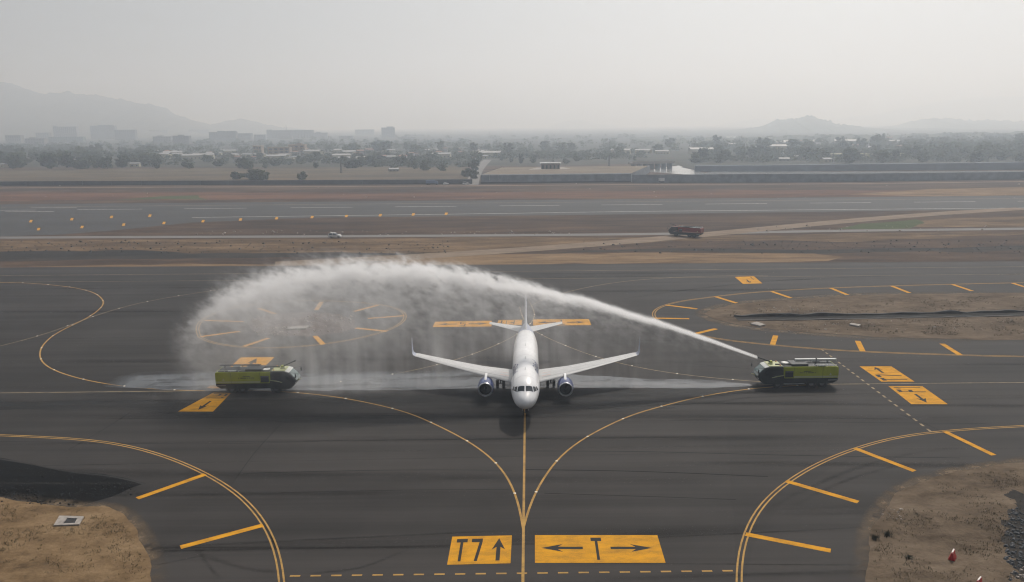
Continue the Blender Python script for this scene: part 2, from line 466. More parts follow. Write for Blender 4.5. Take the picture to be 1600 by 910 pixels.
# seams and cracks
for pts, wd in [([(362, 757), (400, 705), (440, 662)], 0.05), ([(820, 705), (1000, 706), (1250, 712), (1500, 716)], 0.12), ([(820, 734), (1000, 737), (1200, 745)], 0.16), ([(850, 771), (1040, 777), (1150, 781)], 0.1), ([(1050, 655), (1300, 660), (1540, 662)], 0.08),
                ([(0, 690), (300, 694), (500, 690)], 0.07), ([(380, 740), (600, 735), (800, 735)], 0.1), ([(440, 770), (640, 766), (800, 765)], 0.07), ([(150, 655), (420, 652), (700, 648)], 0.1)]:
    o = ribbon('pavement_seam', smooth_line(gline(pts), 2), wd, 0.0065, 'fresh')
    tag(o, 'thin dark seam in the asphalt', None, 'dark seams across the apron', 'structure')
def alpha_mat(name, c, lo, hi, amax, sx=(.05, .6, 1), rough=.85):
    mt, t, b = new_mat(name)
    p = pos(t)
    a = mathn(t, 'ADD', mathn(t, 'MULTIPLY', noise_node(t, p, 1.0, 6, .65, sx), .7), mathn(t, 'MULTIPLY', noise_node(t, p, 1.7, 5, .7), .3))
    uvn = t.nodes.new('ShaderNodeUVMap'); uvn.uv_map = 'UVMap'
    su = t.nodes.new('ShaderNodeSeparateXYZ'); t.links.new(uvn.outputs[0], su.inputs[0])
    def edge(c_, k_): return mathn(t, 'MULTIPLY', mathn(t, 'SUBTRACT', .5, mathn(t, 'ABSOLUTE', mathn(t, 'SUBTRACT', c_, .5))), k_, None, True)
    fade = mathn(t, 'MULTIPLY', edge(su.outputs[0], 4.0), edge(su.outputs[1], 2.4))
    al = mathn(t, 'MULTIPLY', ramp(t, a, [(lo, (0, 0, 0)), (hi, (amax,) * 3)]), fade)
    t.links.new(al, b.inputs['Alpha'])
    b.inputs['Base Color'].default_value = (*c, 1)
    b.inputs['Roughness'].default_value = rough
    b.inputs['Specular IOR Level'].default_value = .15
    return mt
M['stain_dark'] = alpha_mat('rubber_stain', (.014, .0138, .0132), .34, .64, .42)
M['stain_pale'] = alpha_mat('dusty_wear', (.10, .092, .083), .40, .66, .42)
M['sand_spill'] = alpha_mat('spilt_sand', (.17, .125, .082), .38, .60, 1.0, (.5, .5, 1))
rs = random.Random(11)
_dir = (g(1302, 600.5) - g(300, 611)); _dir.z = 0; _dir.normalize()
sz = 0.0080
for k in range(64):
    x, y = rs.uniform(-50, 1650), 425 + 480 * rs.random() ** 1.3
    c = g(x, y); L_ = rs.uniform(15, 70); a_ = rs.gauss(0, .03)
    d_ = Vector((_dir.x - _dir.y * a_, _dir.y + _dir.x * a_, 0))
    sz += 0.00001
    o = ribbon('pavement_stain', smooth_line([c - d_ * L_, c, c + d_ * L_], 4), rs.choice([.3, .5, .9, 1.8, 3.0]), sz, rs.choice(['stain_dark', 'stain_dark', 'stain_pale']))
    tag(o, 'long faint stain streak along the asphalt', None, 'stain streaks on the apron', 'structure')
M['tyre_mark'] = mat('tyre_rubber_mark', (0.024, 0.0235, 0.023), 0.85, var=0.3, scale=2)
for pts, wd in [([(300, 862), (330, 872), (380, 888), (430, 893), (447, 892)], 0.45), ([(240, 884), (300, 872), (330, 866)], 0.2), ([(470, 898), (560, 888), (610, 870), (640, 858)], 0.3), ([(310, 858), (322, 880), (345, 905)], 0.3),
                ([(1190, 800), (1260, 765), (1330, 735), (1420, 710), (1500, 700)], 0.5), ([(1240, 790), (1320, 752), (1400, 728)], 0.4), ([(90, 712), (130, 690), (180, 660), (210, 640)], 0.2), ([(1380, 640), (1440, 660), (1520, 700)], 0.25), ([(900, 640), (1100, 630), (1200, 620), (1500, 612)], 0.4), ([(1000, 560), (1150, 575), (1350, 588)], 0.35), ([(200, 470), (400, 460), (600, 452)], 0.8), ([(950, 470), (1200, 440), (1500, 428)], 0.8)]:
    tz_ = globals().get('tz_', 0.0066) + 0.0003
    o = ribbon('tyre_mark', smooth_line(gline(pts), 1), wd * 1.8, tz_, 'stain_dark')
    tag(o, 'faint dark tyre mark curving over the asphalt', None, 'tyre marks on the apron', 'structure')

# earth islands
def island(name, pts, z, mt, jit, label, step=1.0):
    return ppatch(name, pts, z, mt, jit=jit, step=step, label=label, freq=0.25)
island('earth_island', [(1100, 491), (1112, 484), (1147, 476), (1212, 470), (1290, 464.6), (1367, 460.7), (1484, 459), (1600, 457.6), (1900, 455), (1900, 536), (1600, 532), (1484, 530), (1367, 526.6), (1290, 521.5), (1212, 515), (1154, 508), (1116, 499.4)], 0.03, 'island_r', 0.5, 'long brown earth island with a drain ditch')
island('earth_island', [(1352, 930), (1355, 861), (1359, 835), (1380, 797), (1403, 770), (1438, 753), (1497, 737.5), (1556, 728), (1600, 722), (1850, 690), (1850, 930)], 0.03, 'island_r', 0.35, 'brown earth island with two red barriers', 0.6)
island('earth_island', [(-300, 760), (0, 778), (60, 787), (110, 792), (160, 792), (190, 805), (214, 830), (228, 862), (236, 890), (240, 930), (-300, 930)], 0.03, 'island', 0.35, 'tan earth island with a concrete manhole', 0.6)
island('rubble_island', [(386, 507), (400, 496), (440, 490), (480, 488), (530, 491), (556, 500), (556, 512), (530, 521), (480, 526), (430, 524), (396, 518)], 0.03, 'island_red', 0.5, 'round rubble island inside the yellow ring')
for pts, lb in [([(1350, 930), (1352, 861), (1356, 835), (1377, 797), (1400, 770), (1436, 752), (1497, 736), (1556, 726.5), (1620, 717), (1700, 705)], 'spilt sand along the right earth island'), ([(0, 775), (60, 785), (112, 790), (165, 789), (194, 803), (218, 830), (232, 862), (240, 890), (243, 930)], 'spilt sand along the left earth island'),
                ([(1600, 534), (1484, 532), (1367, 528.6), (1290, 523.5), (1212, 517), (1154, 510), (1112, 500), (1097, 491), (1110, 482), (1147, 474.6), (1212, 468.6), (1290, 463), (1367, 459.5), (1600, 456.5)], 'spilt sand round the ditch island')]:
    o = ribbon('sand_spill', relax(smooth_line(gline(pts), 1), 6), 2.6 if pts[0][0] != 1600 else 3.5, 0.0096, 'sand_spill'); tag(o, lb, kind='structure')
M['kerb_tan'] = mat('tan_kerb_dust', (0.2, 0.15, 0.1), 0.95, var=0.35, scale=0.8)

# ------------------------------------------------------------------ painted lines
ZL = 0.012
ZN = [0]
def zl():
    ZN[0] += 1
    return 0.010 + 0.0002 * ZN[0]
def line(pts, width, mt, label, name='taxiway_line', double=0.0, step=1.5, relax_it=12):
    P = relax(smooth_line(gline(pts), step), relax_it)
    z_ = zl()
    if double:
        e = empty(name, P[0]); tag(e, label, kind='structure')
        for s_ in (-1, 1):
            o = ribbon('stroke', P, width, z_, mt, offset=s_ * double / 2)
            o.parent = e; o.matrix_parent_inverse = Matrix.Translation(-e.location)
        return P
    o = ribbon(name, P, width, z_, mt)
    tag(o, label, kind='structure')
    return P
axis0, axis1 = g(817, 910), g(820, 652)
axd = (axis1 - axis0); axd.z = 0; axd.normalize()
far_ = axis0 + axd * 150
P_axis = [axis0 - axd * 70 + axd * 2.0 * k for k in range(85)]
o = ribbon('taxiway_line', P_axis, 0.26, zl(), 'yellow_line'); tag(o, 'straight yellow centreline under the aircraft nose wheel', kind='structure')
P_left = line([(817.5, 826), (815, 806), (805, 770), (783, 731), (742, 696), (696, 671), (641, 646), (600, 635), (540, 622.5), (480, 615), (420, 611), (350, 610)], 0.24, 'yellow_line', 'yellow turn line curving from the centreline to the left', relax_it=6)
P_right = line([(817.5, 826), (821, 808), (832, 778), (849, 748), (876, 712), (917, 682), (961, 660), (985, 649), (1034, 635), (1096, 619.6), (1154, 610), (1200, 605), (1260, 602)], 0.24, 'yellow_line', 'yellow turn line curving from the centreline to the right', relax_it=6)
P_T = line([(-300, 617), (0, 614.5), (300, 611), (800, 606), (1302, 600.5), (1600, 598), (2000, 594)], 0.2, 'pale_line', 'straight crossing line under both fire trucks', step=6)
P_bl = line([(350, 611), (430, 607), (500, 601), (600, 588), (696, 567.6), (765, 544), (803, 526), (830, 506), (836, 495), (834, 484), (826, 470)], 0.2, 'pale_line', 'turn line curving from the tail to the left behind the wing')
P_br = line([(812, 480), (816, 496), (826, 511), (840, 521), (875, 537), (930, 558), (985, 572), (1040, 582.5), (1073, 586.6), (1146, 594), (1220, 599), (1300, 600.5)], 0.2, 'pale_line', 'turn line curving from the tail to the right behind the wing')
P_s = line([(-60, 441.6), (0, 441.6), (45, 442.5), (90, 446.4), (126, 451.5), (150, 459), (162, 470), (161, 478), (153, 486), (138, 496.5), (120, 505.5), (93, 517.5), (75, 529.5), (63, 544.5), (61.5, 558), (69, 571.5), (90, 582), (120, 591), (150, 598), (195, 604.5), (255, 609.6), (320, 611)], 0.24, 'yellow_line', 'winding yellow turn line left of the fire truck', relax_it=10)
P_d = line([(-80, 558), (0, 541.5), (81, 519), (144, 495), (210, 475.5), (270, 464), (350, 452), (450, 443)], 0.2, 'pale_line', 'pale diagonal line crossing the winding yellow line')
line([(-300, 434), (0, 431), (480, 427), (1000, 422.5), (1600, 417), (2000, 413)], 0.22, 'pale_line', 'pale line along the far taxiway edge', step=10)
line([(-300, 443.5), (0, 441.3), (288, 439), (700, 437), (1000, 434.8), (1300, 431.5), (1600, 428.5), (2000, 425)], 0.2, 'pale_line', 'pale centreline of the far taxiway', step=10)
line([(830, 478), (850, 467), (890, 455.6), (923, 448), (974, 440), (1020, 436), (1097, 432), (1200, 430.5)], 0.2, 'pale_line', 'pale turn line joining the far taxiway')
# double edge lines
line([(-250, 672), (0, 680.4), (60, 683), (120, 685.5), (150, 687.6), (195, 695), (240, 706.5), (285, 722.4), (324, 741), (360, 762), (390, 786), (414, 816), (429, 843), (439.5, 873), (444, 910), (442, 950)], 0.17, 'yellow_line', 'double yellow edge line round the left earth island', 'edge_line', 0.42)
line([(1900, 655), (1600, 666), (1541, 669), (1476, 673.5), (1424, 679), (1380, 687.6), (1335, 700.5), (1291, 718), (1256, 735), (1227, 754), (1197, 779), (1177, 805.7), (1162, 832), (1154, 867), (1152.5, 910), (1156, 950)], 0.17, 'yellow_line', 'double yellow edge line round the right earth island', 'edge_line', 0.42)
line([(1900, 436), (1600, 442), (1487, 444.5), (1375, 447.5), (1281, 451), (1225, 454), (1169, 457.8), (1120, 463.4), (1064, 470.5), (1040, 475.6), (1025, 481), (1017, 487.5), (1015, 493.5), (1018, 498.6), (1026, 503.5), (1049, 513), (1083, 523), (1102, 528), (1138, 533), (1197, 538.4), (1282, 546), (1367, 550.6), (1503, 555.2), (1600, 557.5), (1900, 562)], 0.2, 'yellow_line', 'double yellow edge line round the ditch island', 'edge_line', 0.5)
line([(312, 526.5), (328, 535), (379, 543), (447, 543.5), (497, 539), (548, 531.5), (598, 519), (624, 507.5), (634, 496), (630, 487.5), (616, 481), (593, 476), (540, 471.5), (480, 470), (420, 473), (360, 482), (320, 497), (308, 512), (312, 526.5)], 0.2, 'yellow_line', 'double yellow ring round the rubble island', 'edge_line', 0.5, relax_it=4)
# chevron bars across the shoulders
def barpx(a, b, width, label='thick yellow bar across a paved shoulder', grp='yellow shoulder bars'):
    o = ribbon('shoulder_bar', [g(*a), g(*b)], width, ZL + 0.004, 'yellow')
    tag(o, label, 'marking', grp, 'structure')
for a, b in [((321, 741.6), (214.5, 779.2)), ((411, 821), (282, 855.5)), ((1165, 835), (1298, 861)), ((1228, 752), (1341, 785)), ((1336, 701), (1429, 736.5)), ((1476, 674.5), (1553, 711.7))]:
    barpx(a, b, 0.75, 'thick yellow bar across the shoulder of a near earth island', 'near shoulder bars')
for a, b in [((1022, 497.5), (1077, 498.3)), ((1041, 477), (1089, 483)), ((1118, 463.8), (1151, 474)), ((1206, 455.8), (1236, 466)), ((1298, 450.4), (1324, 461)), ((1393, 447), (1421, 458)), ((1488, 444.6), (1519, 455)), ((1582, 442.7), (1612, 452)), ((1083, 522.7), (1119, 514)), ((1207, 539), (1212, 524.6)), ((1348, 549.3), (1340, 533)), ((1500, 555), (1472, 537.4)), ((1690, 559), (1645, 540))]:
    barpx(a, b, 0.95, 'thick yellow bar around the ditch island', 'bars round the ditch island')
for a, b in [((381, 541.6), (420, 528.5)), ((313, 526.5), (375, 518)), ((320, 501), (381, 503)), ((404, 482), (430.5, 491)), ((502.5, 472), (494, 485)), ((591, 477), (553, 487)), ((632, 493.6), (574.5, 498)), ((605, 518), (555.6, 513)), ((505, 538.6), (492, 525))]:
    barpx(a, b, 0.95, 'thick yellow bar inside the ring round the rubble', 'bars inside the ring')
# dashed hold lines
def dashes(p0, p1, n, frac, width, label):
    a, b = g(*p0), g(*p1)
    e = empty('dashed_line', a); tag(e, label, kind='structure')
    for k in range(n):
        c0, c1 = a.lerp(b, (k) / n), a.lerp(b, (k + frac) / n)
        o = ribbon('dash', [c0, c1], width, ZL + 0.004, 'pale_line' if width > .3 else 'yellow_line')
        o.parent = e; o.matrix_parent_inverse = Matrix.Translation(-e.location)
dashes((453, 900.5), (1161, 892), 22, 0.5, 0.24, 'yellow dashed hold line in front of the painted arrows')
dashes((1284, 546.5), (1460, 679), 21, 0.5, 0.32, 'dashed hold line beside the right fire truck')

# painted direction signs
LET = {
    'T': [[(.0, .84), (1, .84), (1, 1), (0, 1)], [(.37, 0), (.63, 0), (.63, .84), (.37, .84)]],
    '7': [[(.0, .84), (1, .84), (1, 1), (0, 1)], [(.40, 0), (.68, 0), (1, .84), (.72, .84)]],
    'F': [[(0, 0), (.22, 0), (.22, 1), (0, 1)], [(.22, .85), (1, .85), (1, 1), (.22, 1)], [(.22, .45), (.85, .45), (.85, .6), (.22, .6)]],
    '1': [[(.4, 0), (.62, 0), (.62, 1), (.4, 1)], [(.15, .75), (.4, .86), (.4, 1), (.15, .86)]],
    'S': [[(0, .86), (1, .86), (1, 1), (0, 1)], [(0, .57), (.2, .57), (.2, .86), (0, .86)], [(0, .43), (1, .43), (1, .57), (0, .57)], [(.8, .14), (1, .14), (1, .43), (.8, .43)], [(0, 0), (1, 0), (1, .14), (0, .14)]],
}
ARROW = [[(.35, 0), (.65, 0), (.65, .60), (.35, .60)], [(.5, 1), (.0, .48), (.35, .60), (.65, .60), (1, .48)]]
def sign(corners, items, label, mt='yellow'):
    """corners px: bottom-left, bottom-right, top-right, top-left in the reader's sense; items: (kind, u0,u1,v0,v1,turn)"""
    c = [g(*p) for p in corners]
    ctr = (c[0] + c[1] + c[2] + c[3]) / 4
    def uv(u, v): return (c[0] * (1 - u) + c[1] * u) * (1 - v) + (c[3] * (1 - u) + c[2] * u) * v
    root = obj('painted_sign', [(p.x - ctr.x, p.y - ctr.y, 0) for p in c], [(0, 1, 2, 3)], mt, loc=(ctr.x, ctr.y, ZL + 0.006))
    if root.data.polygons[0].normal.z < 0: root.data.flip_normals()
    tag(root, label, 'marking', None, 'structure')
    for (k, u0, u1, v0, v1, turn) in items:
        shp = ARROW if k == 'arrow' else LET[k]
        b = MB()
        for poly in shp:
            pts = []
            for (a, d) in poly:
                if turn == 1: a, d = d, 1 - a          # points right
                elif turn == 2: a, d = 1 - a, 1 - d      # points down
                elif turn == 3: a, d = 1 - d, a          # points left
                p = uv(u0 + (u1 - u0) * a, v0 + (v1 - v0) * d)
                pts.append((p.x - ctr.x, p.y - ctr.y, 0.004))
            b.add(pts, [tuple(range(len(pts)))])
        o = b.build('arrow' if k == 'arrow' else 'letter', 'black_paint', root, fix=False)
        for pl in o.data.polygons:
            if pl.normal.z < 0: pl.flip()
sign([(698.5, 883), (797.7, 880.6), (799.9, 837), (706.7, 839)], [('T', .09, .27, .1, .9, 0), ('7', .34, .52, .1, .9, 0), ('arrow', .68, .9, .1, .9, 0)], 'yellow painted sign reading T7 with an arrow ahead')
sign([(835.8, 880), (1040, 880), (1027, 836.6), (835.8, 836.6)], [('arrow', .05, .38, .38, .66, 3), ('T', .45, .535, .1, .9, 0), ('arrow', .6, .93, .38, .66, 1)], 'wide yellow painted sign reading T between two arrows')
# beside the right truck: readers taxi towards the left
sign([(1429, 596.7), (1392.7, 572.8), (1343, 572.8), (1377, 596.7)][0:1] + [(1392.7, 572.8), (1343, 572.8), (1377, 596.7)], [('T', .06, .22, .12, .9, 0), ('7', .28, .44, .12, .9, 0), ('arrow', .56, .95, .42, .70, 1)], 'yellow painted T7 sign with arrow on the far side of the crossing line')
sign([(1481, 632), (1441, 603.8), (1388, 603.8), (1424, 632)], [('arrow', .08, .55, .38, .66, 3), ('F', .66, .80, .12, .9, 0), ('1', .84, .98, .12, .9, 0)], 'yellow painted F1 sign with arrow beside the dashed hold line')
# behind and before the left truck: readers taxi towards the right
sign([(333, 614), (278, 643.5), (333, 643.5), (361, 614.5)], [('F', .04, .18, .12, .9, 0), ('1', .22, .36, .12, .9, 0), ('arrow', .45, .92, .36, .66, 1)], 'yellow painted F1 sign with arrow in front of the left fire truck')
sign([(376, 559), (323, 607), (377, 607.5), (429, 558.5)], [('arrow', .04, .40, .36, .66, 3), ('T', .55, .7, .12, .9, 0), ('7', .76, .92, .12, .9, 0)], 'yellow painted T7 sign mostly hidden behind the left fire truck')
# behind the tail: readers taxi towards the camera
sign([(768.5, 501.5), (680, 503), (676, 511.5), (768, 510.5)], [('arrow', .08, .4, .3, .7, 3), ('S', .45, .55, .1, .9, 0), ('arrow', .6, .92, .3, .7, 1)], 'yellow painted S sign with two arrows behind the left tailplane')
sign([(816, 500), (779, 500.5), (776, 508.5), (815, 508)], [('F', .3, .5, .1, .9, 0), ('1', .58, .7, .1, .9, 0), ('arrow', .74, .95, .1, .9, 0)], 'yellow painted F1 sign directly behind the tail fin')
sign([(920, 499), (833, 499.5), (833, 509), (924, 508.5)], [('arrow', .08, .4, .3, .7, 3), ('T', .45, .55, .1, .9, 0), ('arrow', .6, .92, .3, .7, 1)], 'yellow painted T sign with two arrows behind the right tailplane')
sign([(1191, 443), (1161, 444), (1148, 433), (1178, 432)], [('arrow', .45, .7, .1, .55, 2), ('1', .15, .3, .5, .9, 0)], 'small yellow painted sign on the far taxiway')

# inset lights along the turn lines
lamp_me = MB().lathe([(0, .16), (.03, .16), (.06, .10), (.06, .001)], 10, 'z').build('inset_light', mat('lamp_metal', (0.75, 0.68, 0.55), 0.4, 0.2))
first = True
for P in (P_left, P_right, P_bl, P_br, P_s, P_d):
    acc = 0
    for i in range(1, len(P)):
        acc += (P[i] - P[i - 1]).length
        if acc > 7.5:
            acc = 0
            o = lamp_me if first else lamp_me.copy()
            if not first: col.objects.link(o)
            first = False
            o.location = (P[i].x, P[i].y, ZL)
            tag(o, 'small pale inset light on a taxiway turn line', 'light', 'inset lights along the turn lines')

# ------------------------------------------------------------------ wet ground under the spray, painted shade of the arch
WET_FAR, WET_L = g(600, 577).y, g(168, 597).x
def wet_mat():
    mt, t, b = new_mat('wet_film')
    p = pos(t)
    a = noise_node(t, p, 1.0, 6, 0.6, (0.05, 0.35, 1))
    d = noise_node(t, p, 0.35, 5, 0.65)
    k = mathn(t, 'ADD', mathn(t, 'MULTIPLY', a, 0.65), mathn(t, 'MULTIPLY', d, 0.35))
    fac = ramp(t, k, [(0.34, (.12, .12, .12)), (0.50, (1, 1, 1))])
    b.inputs['Base Color'].default_value = (0.03, 0.03, 0.03, 1)
    b.inputs['Roughness'].default_value = 0.16
    b.inputs['IOR'].default_value = 1.45
    b.inputs['Specular IOR Level'].default_value = 0.9
    sy = t.nodes.new('ShaderNodeSeparateXYZ'); t.links.new(p, sy.inputs[0])
    fe = mathn(t, 'MULTIPLY', mathn(t, 'SUBTRACT', mathn(t, 'ADD', WET_FAR, mathn(t, 'MULTIPLY', mathn(t, 'SUBTRACT', a, .5), 6.0)), sy.outputs[1]), .28, None, True)
    fx = mathn(t, 'MULTIPLY', mathn(t, 'SUBTRACT', sy.outputs[0], WET_L), .25, None, True)
    fac = mathn(t, 'MULTIPLY', mathn(t, 'MULTIPLY', fac, fe), fx)
    t.links.new(fac, b.inputs['Alpha'])
    bump(t, b, noise_node(t, p, 2.5, 3, 0.5), 0.06, 0.05)
    return mt
M['wet'] = wet_mat()
def arch_shade_mat():  # shadow of the spray arch, painted as a dark streaky layer on asphalt
    mt, t, b = new_mat('painted_arch_shade')
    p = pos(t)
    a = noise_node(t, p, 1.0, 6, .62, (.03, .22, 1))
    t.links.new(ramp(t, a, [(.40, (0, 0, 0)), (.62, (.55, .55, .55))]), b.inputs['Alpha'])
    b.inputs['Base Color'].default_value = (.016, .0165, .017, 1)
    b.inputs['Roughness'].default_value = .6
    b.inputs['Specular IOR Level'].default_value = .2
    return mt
M['arch_shade'] = arch_shade_mat()
ppatch('painted_arch_shade', [(-200, 622), (60, 618), (200, 613), (700, 611), (1000, 609), (1150, 607), (1120, 628), (900, 650), (700, 662), (450, 660), (250, 646), (60, 640), (-200, 640)], 0.0092, 'arch_shade', jit=1.2, step=2, label='painted shade of the spray arch before the shining water film')
ppatch('water_film', [(160, 603), (180, 588), (240, 578), (340, 574), (480, 570), (640, 568), (760, 570), (900, 586), (1000, 592), (1100, 594), (1170, 600), (1175, 603), (1120, 607), (1000, 608), (880, 606), (700, 608), (560, 610), (480, 611), (330, 611), (250, 610), (190, 606)], 0.022, 'wet', jit=0.6, step=1.0, label='thin sheet of water shining on the asphalt below the spray')

# ------------------------------------------------------------------ aircraft
M['ac_white'] = mat('aircraft_white', (0.85, 0.85, 0.85), 0.32, var=0.06, scale=0.5, coat=0.3)
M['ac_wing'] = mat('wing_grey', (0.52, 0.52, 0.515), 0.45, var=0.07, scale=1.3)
M['ac_blue'] = mat('indigo_blue', (0.022, 0.05, 0.20), 0.3, coat=0.4)
M['ac_lip'] = mat('bare_metal', (0.62, 0.62, 0.63), 0.3, 0.85)
M['ac_glass'] = mat('cockpit_glass', (0.012, 0.02, 0.028), 0.06, spec=0.8)
M['ac_dark'] = mat('dark_cavity', (0.012, 0.012, 0.013), 0.7)
M['rubber'] = mat('rubber', (0.018, 0.018, 0.018), 0.8)
M['gear'] = mat('gear_metal', (0.10, 0.10, 0.105), 0.45, 0.4)
M['fan'] = mat('fan_blade', (0.10, 0.10, 0.105), 0.4, 0.6)
M['ac_tip'] = mat('winglet_blue_grey', (0.30, 0.33, 0.42), .4)
M['pink'] = mat('walkway_marking', (0.60, 0.46, 0.43), 0.6)
M['seam'] = mat('panel_gap', (0.16, 0.16, 0.165), 0.6)

def cr(xs, ys, x):
    i = int(np.clip(np.searchsorted(xs, x) - 1, 0, len(xs) - 2))
    x0, x1 = xs[i], xs[i + 1]
    t_ = (x - x0) / (x1 - x0)
    def sl(k):
        if k == 0: return (ys[1] - ys[0]) / (xs[1] - xs[0])
        if k == len(xs) - 1: return (ys[-1] - ys[-2]) / (xs[-1] - xs[-2])
        a, b = (ys[k] - ys[k - 1]) / (xs[k] - xs[k - 1]), (ys[k + 1] - ys[k]) / (xs[k + 1] - xs[k])
        if a * b <= 0: return 0.0
        return 2 * a * b / (a + b)
    m0, m1 = sl(i) * (x1 - x0), sl(i + 1) * (x1 - x0)
    return (2 * t_**3 - 3 * t_**2 + 1) * ys[i] + (t_**3 - 2 * t_**2 + t_) * m0 + (-2 * t_**3 + 3 * t_**2) * ys[i + 1] + (t_**3 - t_**2) * m1
FY = [0, .05, .2, .5, .9, 1.5, 2.0, 2.6, 3.2, 4.2, 5.5, 7, 22, 24, 28, 33, 37.4]
FT = [3.36, 3.60, 3.82, 4.06, 4.28, 4.54, 4.80, 5.18, 5.45, 5.72, 5.87, 5.91, 5.91, 5.91, 5.88, 5.62, 5.15]
FB = [3.36, 3.14, 2.92, 2.67, 2.44, 2.20, 2.07, 1.97, 1.90, 1.82, 1.77, 1.76, 1.76, 1.80, 2.35, 3.45, 4.60]
FW = [0.0, .24, .48, .78, 1.05, 1.34, 1.50, 1.65, 1.76, 1.89, 1.96, 1.975, 1.975, 1.975, 1.76, 1.12, .26]
def fus(y, a, off=0.0):
    zt, zb, hw = cr(FY, FT, y), cr(FY, FB, y), cr(FY, FW, y)
    zm = (zt + zb) / 2
    return Vector(((hw + off) * math.sin(a), y, zm + ((zt - zb) / 2 + off) * math.cos(a)))
plane = empty('passenger_jet')
tag(plane, 'white twin engine passenger jet with blue engines facing the camera', 'airplane')
b = MB()
ys_ = [0.004, .02, .05, .1, .2, .35, .5, .7, .9, 1.2, 1.5, 1.75, 2, 2.3, 2.6, 2.9, 3.2, 3.7, 4.2, 4.8, 5.5, 6.2, 7] + list(np.linspace(8.5, 22, 10)) + list(np.linspace(23, 37.4, 19))
NF = 48
b.loft([[fus(y, 2 * math.pi * k / NF) for k in range(NF)] for y in ys_])
fuselage = b.build('fuselage', 'ac_white', plane, smooth=True, angle=60)
def pane(name, c4, mt, parent, off=0.012, n=5, side=1):
    vs_, fs_ = [], []
    for i in range(n + 1):
        for j in range(n + 1):
            u, v = i / n, j / n
            y = (c4[0][0] * (1 - u) + c4[1][0] * u) * (1 - v) + (c4[3][0] * (1 - u) + c4[2][0] * u) * v
            a = (c4[0][1] * (1 - u) + c4[1][1] * u) * (1 - v) + (c4[3][1] * (1 - u) + c4[2][1] * u) * v
            vs_.append(fus(y, side * R(a), off))
    for i in range(n):
        for j in range(n):
            fs_.append((i * (n + 1) + j, (i + 1) * (n + 1) + j, (i + 1) * (n + 1) + j + 1, i * (n + 1) + j + 1))
    if side < 0: fs_ = [f[::-1] for f in fs_]
    return obj(name, vs_, fs_, mt, parent, smooth=True)
for s_ in (-1, 1):
    pane('windscreen_pane', [(1.62, 4), (1.98, 44), (2.62, 33), (2.42, 3)], 'ac_glass', fuselage, side=s_)
    pane('side_window', [(2.05, 48), (2.66, 63), (3.05, 51), (2.72, 36.5)], 'ac_glass', fuselage, side=s_)
    pane('side_window', [(2.76, 65), (3.35, 73), (3.55, 60), (3.16, 53)], 'ac_glass', fuselage, side=s_)
    pane('cabin_door', [(5.3, 50), (6.1, 50), (6.1, 92), (5.3, 92)], mat('door_white', (0.74, 0.74, 0.75), 0.4), fuselage, off=0.006, side=s_)
for k, y in enumerate([7.2, 12.5, 19.5]):
    b = MB(); b.prism([(-.25, 5.9), (.25, 5.9), (.12, 6.22), (-.05, 6.25)], -0.03, 0.03)
    o = b.build('antenna', 'ac_white', fuselage)
    o.rotation_euler = (0, 0, R(90)); o.location = (0, y, 0)
for y in (4.7, 8.6, 11.0, 14.6, 18.4, 22.2, 25.8, 28.6):
    rr_ = [[fus(y + d_, 2 * math.pi * k / NF, .006) for k in range(NF)] for d_ in (-.03, .03)]
    MB().loft(rr_, cap=False).build('skin_joint', mat('skin_joint_grey', (.58, .58, .59), .5), fuselage, smooth=True)
for s_ in (-1, 1):
    for k in range(36):
        y = 7.0 + k * .62
        pane('cabin_window', [(y, 78), (y + .24, 78), (y + .24, 69), (y, 69)], 'ac_glass', fuselage, off=.01, n=1, side=s_)
# titles on the flanks
def title(side):
    cu = bpy.data.curves.new('title', 'FONT')
    cu.body = 'IndiGo'
    cu.size = 1.7
    cu.resolution_u = 2
    to = bpy.data.objects.new('title_tmp', cu)
    col.objects.link(to)
    dg = bpy.context.evaluated_depsgraph_get()
    me = to.evaluated_get(dg).to_mesh()
    bm = bmesh.new(); bm.from_mesh(me)
    to.evaluated_get(dg).to_mesh_clear()
    bpy.data.objects.remove(to)
    bmesh.ops.triangulate(bm, faces=bm.faces)
    bmesh.ops.subdivide_edges(bm, edges=[e for e in bm.edges if e.calc_length() > .3], cuts=2)
    bmesh.ops.triangulate(bm, faces=bm.faces)
    for v in bm.verts:
        along, hgt = v.co.x, v.co.y
        y = 7.2 + along if side < 0 else 13.2 - along
        v.co = fus(y, side * (R(64) - hgt / 2.0), 0.02)
    bmesh.ops.recalc_face_normals(bm, faces=bm.faces)
    for f in bm.faces:
        if f.normal.x * side < 0: f.normal_flip()
    me2 = bpy.data.meshes.new('title'); bm.to_mesh(me2); bm.free()
    me2.materials.append(M['ac_blue'])
    o = bpy.data.objects.new('title', me2); col.objects.link(o); o.parent = fuselage
for s_ in (-1, 1): title(s_)
# belly fairing
b = MB()
rings = []
for y, hw, zt, zb in [(10.0, 1.2, 2.4, 1.72), (10.8, 1.85, 2.75, 1.52), (12, 2.15, 3.0, 1.4), (14.5, 2.22, 3.05, 1.36), (17.5, 2.2, 2.95, 1.38), (19.5, 1.9, 2.7, 1.5), (21.5, 1.0, 2.3, 1.72)]:
    rings.append([((hw * math.copysign(abs(math.sin(a)) ** .75, math.sin(a))), y, (zt + zb) / 2 + (zt - zb) / 2 * math.copysign(abs(math.cos(a)) ** .75, math.cos(a))) for a in [2 * math.pi * k / 24 for k in range(24)]])
b.loft(rings).build('belly_fairing', 'ac_white', plane, smooth=True, angle=60)

